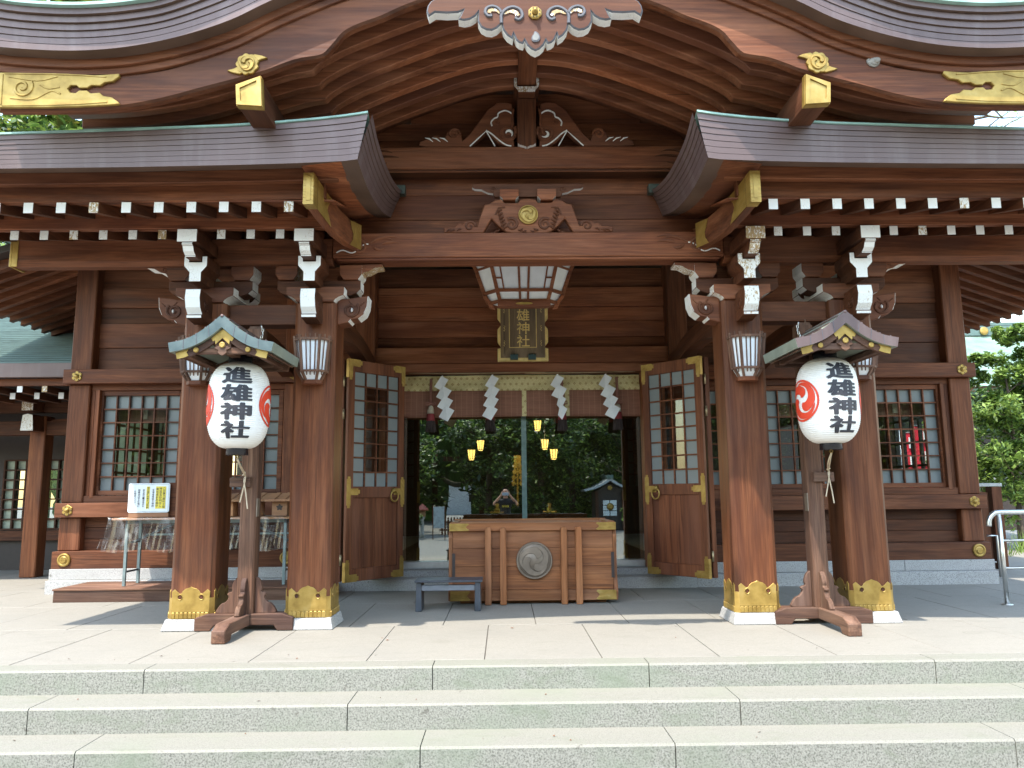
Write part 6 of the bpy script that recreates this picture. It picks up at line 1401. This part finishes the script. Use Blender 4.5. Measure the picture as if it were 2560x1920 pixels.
# shrub beside the right end of the hall
tree('broadleaf_shrub', 'bright green leafy shrub at the hall corner behind the steel handrail', 'shrub', (9.25, 7.6, 0), 3.3, .06, [((-.2,0,1.05),.7),((.1,.1,2.05),.7),((.35,.2,2.9),.6),((-.4,-.1,1.6),.5),((.6,0,1.4),.65),((.45,.1,3.5),.45),((-.3,0,3.3),.45),((.9,.2,2.4),.6),((.2,0,3.95),.32),((-.1,.1,2.6),.5),((1.3,.3,3.3),.6)], 21000, .062, [LF3, LF3, LF1], 11, None)
tree('broadleaf_tree', 'darker green tree behind the bright shrub before the green roofed hall', 'tree', (11.6, 10.5, 0), 3.6, .10, [((0,0,1.4),1.1),((.5,0,2.6),.9)], 6000, .10, [LF1, LF2, LF3], 12)
m = M(); rnd = random.Random(4)
for k in range(160):
    x, y = rnd.uniform(7.9, 10.4), rnd.uniform(6.0, 7.4); a = rnd.uniform(0, 6.28); h = rnd.uniform(.2, .45); m.add([(x,y,0),(x+.02,y,0),(x+.14*math.cos(a), y+.14*math.sin(a), h)], [(0,1,2)])
tag(m.build('grass', LF3), 'tufts of green grass under the bright shrub', 'grass', kind='stuff')
# high trees behind the roofs
tree('tall_tree', 'tall bright green broadleaf tree behind the left roof end', 'tree', (-13.5, 15, 0), 16, .35, [((0,0,13.5),3.8),((3,0,15.5),3.2),((-3,0,15),3.4),((1.5,-1,10.5),3.0),((-2.5,0,9.5),3)], 16000, .22, [LF3, LF4, LF1], 21, 'tall trees behind the hall')
tree('tall_tree', 'tall dark green tree behind the left gable eave', 'tree', (-8.0, 17, 0), 15, .35, [((0,0,14),3.4),((2.5,0,15.5),2.6),((-2,0,11),3.2)], 12000, .22, [LF1, LF2, LF3], 22, 'tall trees behind the hall')
tree('dark_evergreen', 'dark green evergreen whose leaves show under the left gable eave', 'tree', (-9.6, 10.5, 0), 8.5, .25, [((0,0,7.6),1.6),((1.2,-.6,8.4),1.3),((-1.3,0,8.8),1.5),((-1.4,-.4,7.0),1.3)], 11000, .14, [LF2, LF1, LF3], 23, 'tall trees behind the hall')
def pine(base, h, label, seed):
    T = thing('red_pine', label, 'pine tree', base, 'red pines behind the right roof')
    m = M(); rnd = random.Random(seed); B_ = Vector(base); tips = []
    p = [B_+Vector((.5*math.sin(t*3.0+seed), .2*t, h*t)) for t in [i/10 for i in range(11)]]; m.tube(p, [.26*(1-.7*i/10) for i in range(11)], 9)
    for k in range(26):
        i = rnd.randint(4, 9); a = rnd.uniform(0, 6.28); l = rnd.uniform(1.2, 3.4); q = p[i].lerp(p[i+1], rnd.random()); pts = [q]
        d = Vector((math.cos(a), math.sin(a), rnd.uniform(-.1, .5)))
        for s in range(4): d = (d+Vector((rnd.gauss(0,.3), rnd.gauss(0,.3), rnd.gauss(.02,.3)))).normalized(); pts.append(pts[-1]+d*l/4)
        m.tube(pts, [.075,.055,.04,.025,.012], 6); tips += pts[2:]
        for j in (2, 3): e = pts[j]+Vector((rnd.gauss(0,.5), rnd.gauss(0,.5), rnd.uniform(.1,.6))); m.tube([pts[j], (pts[j]+e)/2+Vector((0,0,.06)), e], [.03,.02,.008], 5); tips.append(e)
    m.build('trunk', PBARK, T)
    m = M()
    for t in tips:
        if rnd.random() < .8:
            for k in range(40):
                d = Vector((rnd.gauss(0,1), rnd.gauss(0,1), abs(rnd.gauss(0,.8)))).normalized(); c = t+Vector((rnd.gauss(0,.22), rnd.gauss(0,.22), rnd.gauss(0,.10))); e = c+d*rnd.uniform(.16,.28); w = d.orthogonal().normalized()*.022; m.add([c-w, c+w, e], [(0,1,2)], rnd.choice((0, 0, 1)))
    m.build('needles', [LF3, LF1], T)
pine((16.6, 19.0, 0), 19.5, 'red barked pine with thin bare branches behind the right gable end', 3)
pine((14.0, 21.0, 0), 19.0, 'red barked pine farther left, its branches above the right roof', 8)
# trees facing the shrine (behind the photographer, mirrored in the glass)
row = [(-8.5,-19,5.2,0),(-5.8,-21,6.0,1),(-4.5,-17.5,4.6,2),(-.9,-21,6.2,0),(1.3,-20,5.8,1),(2.9,-23,6.4,2),(5.6,-23,6.2,0),(8.4,-20,5.6,1),(11.2,-22,6.2,0),(-11.5,-22,6.0,2)]
lab = ['dark evergreen at the far left of the grove', 'tall bushy tree of the grove left of the avenue', 'short bright tree of the grove by the avenue', 'bright tree of the grove just right of the avenue', 'dark tree of the grove opposite the offering box', 'feathery tree of the grove behind the small pavilion', 'dark tree of the grove right of the small pavilion', 'rounded tree of the grove near its right end', 'tall tree at the far right end of the grove', 'tall tree at the far left end of the grove']
for i, (x, y, h, k) in enumerate(row):
    tree('grove_tree', lab[i]+', mirrored in the glass', 'tree', (x, y, -.44), h, .18, [((0,0,h*.42),h*.26),((.5,.3,h*.66),h*.24),((-.6,0,h*.62),h*.22),((0,.2,h*.88),h*.18),((.2,.4,h*.2),h*.2)], 9000, .115, ([LF1, LF2, LF3], [LF2, LF1, LF3], [LF3, LF1, LF2])[k], 40+i, 'grove opposite the shrine')
for x, y, lb_ in ((-3.75, -14.6, 'clipped bright shrub beside the notice board opposite the shrine'), (4.65, -15.5, 'clipped shrub before the small pavilion opposite the shrine')):
    tree('round_shrub', lb_, 'shrub', (x, y, -.44), 1.3, .05, [((0,0,.6),.5),((.1,0,1.05),.38)], 2600, .08, [LF1, LF3, LF2], 60+int(x), 'shrubs opposite the shrine')
# far trees as one mass: lumpy wooded bank with leaves over it
m = M(); rnd = random.Random(9); cs = []
for k in range(230):
    x = rnd.uniform(-26, 26); z = rnd.uniform(.2, 7.2)
    if not (-3.8 < x < -1.9 and z < 2.6): cs.append((Vector((x, rnd.uniform(-31, -27), z)), rnd.uniform(.9, 1.6)))
leaves(m, cs, 32000, .25, 1.0, 5)
for x0, x1, z0, z1 in ((-30, -3.5, -.5, 8), (-2.2, 30, -.5, 8), (-3.7, -2.0, 1.7, 8)):
    rows = []
    for j in range(15):
        r_ = []
        for i in range(61):
            x = x0+(x1-x0)*i/60; z = z0+(z1-z0)*j/14
            r_.append((x, -33+1.3*math.sin(x*1.3+z*.7)+.8*math.sin(x*2.9+z*2.1)-.12*z, z+(.9*math.sin(x*1.7) if j == 14 else 0)))
        rows.append(r_)
    m.grid(rows, 0)
tag(m.build('far_woods', [LF2, LF1, LF3]), 'dark far woods behind the grove opposite the shrine', 'woods', kind='stuff')

# ================================================================ OPPOSITE THE SHRINE (mirrored in the glass)
T = thing('white_house', 'plain white house at the end of the avenue opposite the shrine', 'house', (-4, -46, -.44))
m = M(); m.box(-5.2, -.6, -49, -46, -.44, 2.1); part(m, 'wall', WALLW, T, 0)
m = M(); m.ext([(-5.6,2.1),(-.2,2.1),(-.6,2.8),(-5.2,2.8)], 'y', -49.3, -45.6); part(m, 'roof', ROOFD, T, 0)
m = M(); m.box(-2.9, -2.6, -46, -45.97, .5, 1.1); part(m, 'window', DARK, T, 0)
T = thing('small_pavilion', 'small dark pavilion with tiled roof and white doors opposite the shrine', 'pavilion', (4.15, -20, -.44))
px, py = 4.15, -20
for s_ in (-1, 1):
    pr = [(0,1.72),(.3,1.50),(.65,1.33),(1.05,1.22),(1.05,1.15),(.65,1.24),(.3,1.39),(0,1.58)]
    m = M(); m.ext([(px+s_*a, z) for a, z in pr], 'y', py-.9, py+.9); part(m, 'roof', simple("pale_grey_tiles", (0.38, 0.42, 0.46), 0.45), T, .003)
m = M(); m.box(px-.12, px+.12, py-.95, py+.95, 1.66, 1.82); part(m, 'ridge', ROOFD, T)
m = M(); m.box(px-.62, px+.62, py-.6, py+.6, -.44, 1.15); m.ext([(px-.6,1.15),(px+.6,1.15),(px,1.5)], 'y', py-.6, py+.62); part(m, 'wall', DARK, T)
m = M()
for i in range(2):
    for j in range(3): m.box(px-.29+.30*i, px-.03+.30*i, py+.605, py+.63, .15+.22*j, .345+.22*j)
part(m, 'white_door', SIGNW, T, 0)
m = M(); m.lathe([(.15, py+.66), (.15, py+.64), (.02, py+.67)], px, .52, 20, 0, 'y'); m.lathe([(.10, py+.70), (.10, py+.66)], px, 1.30, 6, 0, 'y'); m.build('gilt_crest', GD, T)
for x in (px-.55, px+.55): m = M(); m.box(x-.06, x+.06, py+.62, py+.75, -.44, 1.15); part(m, 'post', WDZ, T)
T = thing('notice_board', 'grey framed notice board standing on gravel opposite the shrine', 'notice board', (-2.47, -14, -.44))
m = M(); m.box(-2.66, -2.28, -14.02, -13.98, -.05, .67); part(m, 'board', simple("blue_grey_panel", (0.36, 0.42, 0.46), 0.5), T)
m = M(); m.box(-2.69, -2.661, -14.03, -13.97, -.44, .70); m.box(-2.279, -2.25, -14.03, -13.97, -.44, .70); part(m, 'frame', WDZ, T)
T = thing('picket_fence', 'dark picket fence along the avenue opposite the shrine', 'fence', (-1.6, -19, -.44))
for k in range(26): m = M(); x = -2.6+.115*k; m.box(x-.03, x+.03, -17.02, -16.98, -.44, .22); part(m, 'picket', WDZ, T, 0)
m = M(); m.box(-2.7, .4, -16.98, -16.94, .02, .08); m.box(-2.7, .4, -16.98, -16.94, -.28, -.22); part(m, 'rail', WDX, T, 0)
T = thing('stone_lantern', 'small lantern with red roof near the clipped shrub opposite the shrine', 'lantern', (-3.2, -15.5, -.44))
m = M(); m.lathe([(.10,-.44),(.07,-.3),(.06,.2),(.12,.3)], -3.2, -15.5, 10); part(m, 'shaft', ST_BASE, T, 0)
m = M(); m.box(-3.31, -3.09, -15.61, -15.39, .3, .52); part(m, 'fire_box', WLT, T)
m = M(); m.lathe([(.30,.52),(.30,.56),(.02,.76)], -3.2, -15.5, 4, 0, 'z', math.pi/4); part(m, 'roof', simple("rusty_red_roof", (0.35, 0.07, 0.04), 0.5), T, 0)
T = thing('gate_posts', 'dark gate with thick straw rope across the avenue opposite the shrine', 'shrine gate', (-2.75, -30, -.44))
for x in (-4.05, -1.45): m = M(); m.tube([(x,-30,-.44),(x,-30,3.3)], .16, 12); m.build('post', WDZ, T)
m = M(); m.box(-4.5, -1.0, -30.12, -29.88, 2.9, 3.15); part(m, 'crossbeam', WDX, T)
m = M(); m.tube([(-4.05+2.6*t, -29.8, 2.35-.75*math.sin(math.pi*t)) for t in [i/14 for i in range(15)]], [.06+.10*math.sin(math.pi*i/14) for i in range(15)], 8); m.build('straw_rope', simple("dark_straw", (0.10, 0.08, 0.05), 0.9), T)

# ================================================================ PHOTOGRAPHER (mirrored in the glass)
PX, PY, PZ = -.20, -6.98, -.445
T = thing('person', 'person in a black shirt holding a phone up with both hands, mirrored in the glass', 'person', (PX, PY, PZ))
J = {'pelvis':(0,0,.92,.135),'waist':(0,0,1.06,.125),'chest':(0,.01,1.25,.150),'neckb':(0,0,1.40,.070),'neck':(0,.02,1.46,.055),'head':(0,.045,1.56,.088),'headt':(0,.035,1.66,.075)}
for s_, n in ((-1, 'l'), (1, 'r')):
    J.update({n+'sh':(s_*.17,0,1.365,.062), n+'el':(s_*.30,.13,1.27,.044), n+'wr':(s_*.125,.33,1.475,.028), n+'pa':(s_*.095,.375,1.52,.026),
              n+'hip':(s_*.09,0,.86,.095), n+'kn':(s_*.10,.015,.47,.062), n+'an':(s_*.10,-.02,.09,.042), n+'to':(s_*.11,.14,.035,.034)})
    for f in range(4): z = 1.535+.016*f; J[n+'f%d' % f] = (s_*(.082-.002*f), .405, z, .0085); J[n+'g%d' % f] = (s_*.055, .425+.003*f, z+.003, .0075)
    J[n+'t0'] = (s_*.085, .385, 1.495, .010); J[n+'t1'] = (s_*.05, .395, 1.49, .008)
E_ = [('pelvis','waist'),('waist','chest'),('chest','neckb'),('neckb','neck'),('neck','head'),('head','headt')]
for n in 'lr':
    E_ += [('chest', n+'sh'), (n+'sh', n+'el'), (n+'el', n+'wr'), (n+'wr', n+'pa'), ('pelvis', n+'hip'), (n+'hip', n+'kn'), (n+'kn', n+'an'), (n+'an', n+'to'), (n+'pa', n+'t0'), (n+'t0', n+'t1')]
    for f in range(4): E_ += [(n+'pa', n+'f%d' % f), (n+'f%d' % f, n+'g%d' % f)]
keys = list(J); me = bpy.data.meshes.new('person'); me.from_pydata([J[k][:3] for k in keys], [(keys.index(a), keys.index(b)) for a, b in E_], [])
po = bpy.data.objects.new('body', me); COL.objects.link(po)
sk = po.modifiers.new('skin', 'SKIN'); sk.use_smooth_shade = True
for i, k in enumerate(keys): me.skin_vertices[0].data[i].radius = (J[k][3], J[k][3]*(.78 if k in ('pelvis','waist','chest') else 1))
me.skin_vertices[0].data[0].use_root = True
ss = po.modifiers.new('sub', 'SUBSURF'); ss.levels = 2; ss.render_levels = 2
dg = bpy.context.evaluated_depsgraph_get(); me2 = bpy.data.meshes.new_from_object(po.evaluated_get(dg)); bpy.data.objects.remove(po)
for mt in (SKIN, SHIRT, PANT): me2.materials.append(mt)
for p in me2.polygons:
    c = p.center; p.use_smooth = True
    p.material_index = 2 if c.z < .93 else (1 if (c.z < 1.425 and c.y < .24 and (abs(c.x) < .25 or c.y < .09)) else 0)
body = bpy.data.objects.new('body', me2); COL.objects.link(body); body.parent = T; OFF['body'] = Vector((0,0,0))
def kid(m, name, mt, bev=0):
    o = m.build(name, mt, None, bev); o.parent = T; return o
m = M()
for j in range(7):
    for i in range(16): pass
rows = [[(.094*math.cos(a)*math.cos(b), .035+.100*math.sin(a)*math.cos(b)-.012, 1.595+.105*math.sin(b)) for a in [math.pi*.92+i*(math.pi*1.16)/14 for i in range(15)]] for b in [-.25+j*(math.pi/2+.25)/8 for j in range(9)]]
m.grid(rows); kid(m, 'hair', HAIR)
m = M(); m.tube([(0,.125,1.575),(0,.142,1.55),(0,.132,1.54)], [.008,.014,.008], 8)
for s_ in (-1, 1): m.lathe([(.004,.118),(.011,.122),(.002,.126)], s_*.033, 1.578, 10, 0, 'y'); m.tube([(s_*.088,.03,1.59),(s_*.096,.03,1.56),(s_*.088,.035,1.54)], [.008,.014,.008], 6)
m.tube([(-.025,.122,1.515),(0,.128,1.513),(.025,.122,1.515)], [.003,.006,.003], 6); kid(m, 'face', SKIN)
m = M()
for k in range(6): m.box(-.085+.03*k, -.069+.03*k, .118, .126, 1.20, 1.25)
kid(m, 'yellow_print', YELLOW)
m = M(); m.box(-.078, .078, .418, .427, 1.490, 1.567)
ph = m.build('mobile_phone', PHONE, None, .003); ph.location = (PX, PY, PZ); tag(ph, 'pale blue mobile phone held sideways in both hands of the person', 'phone')
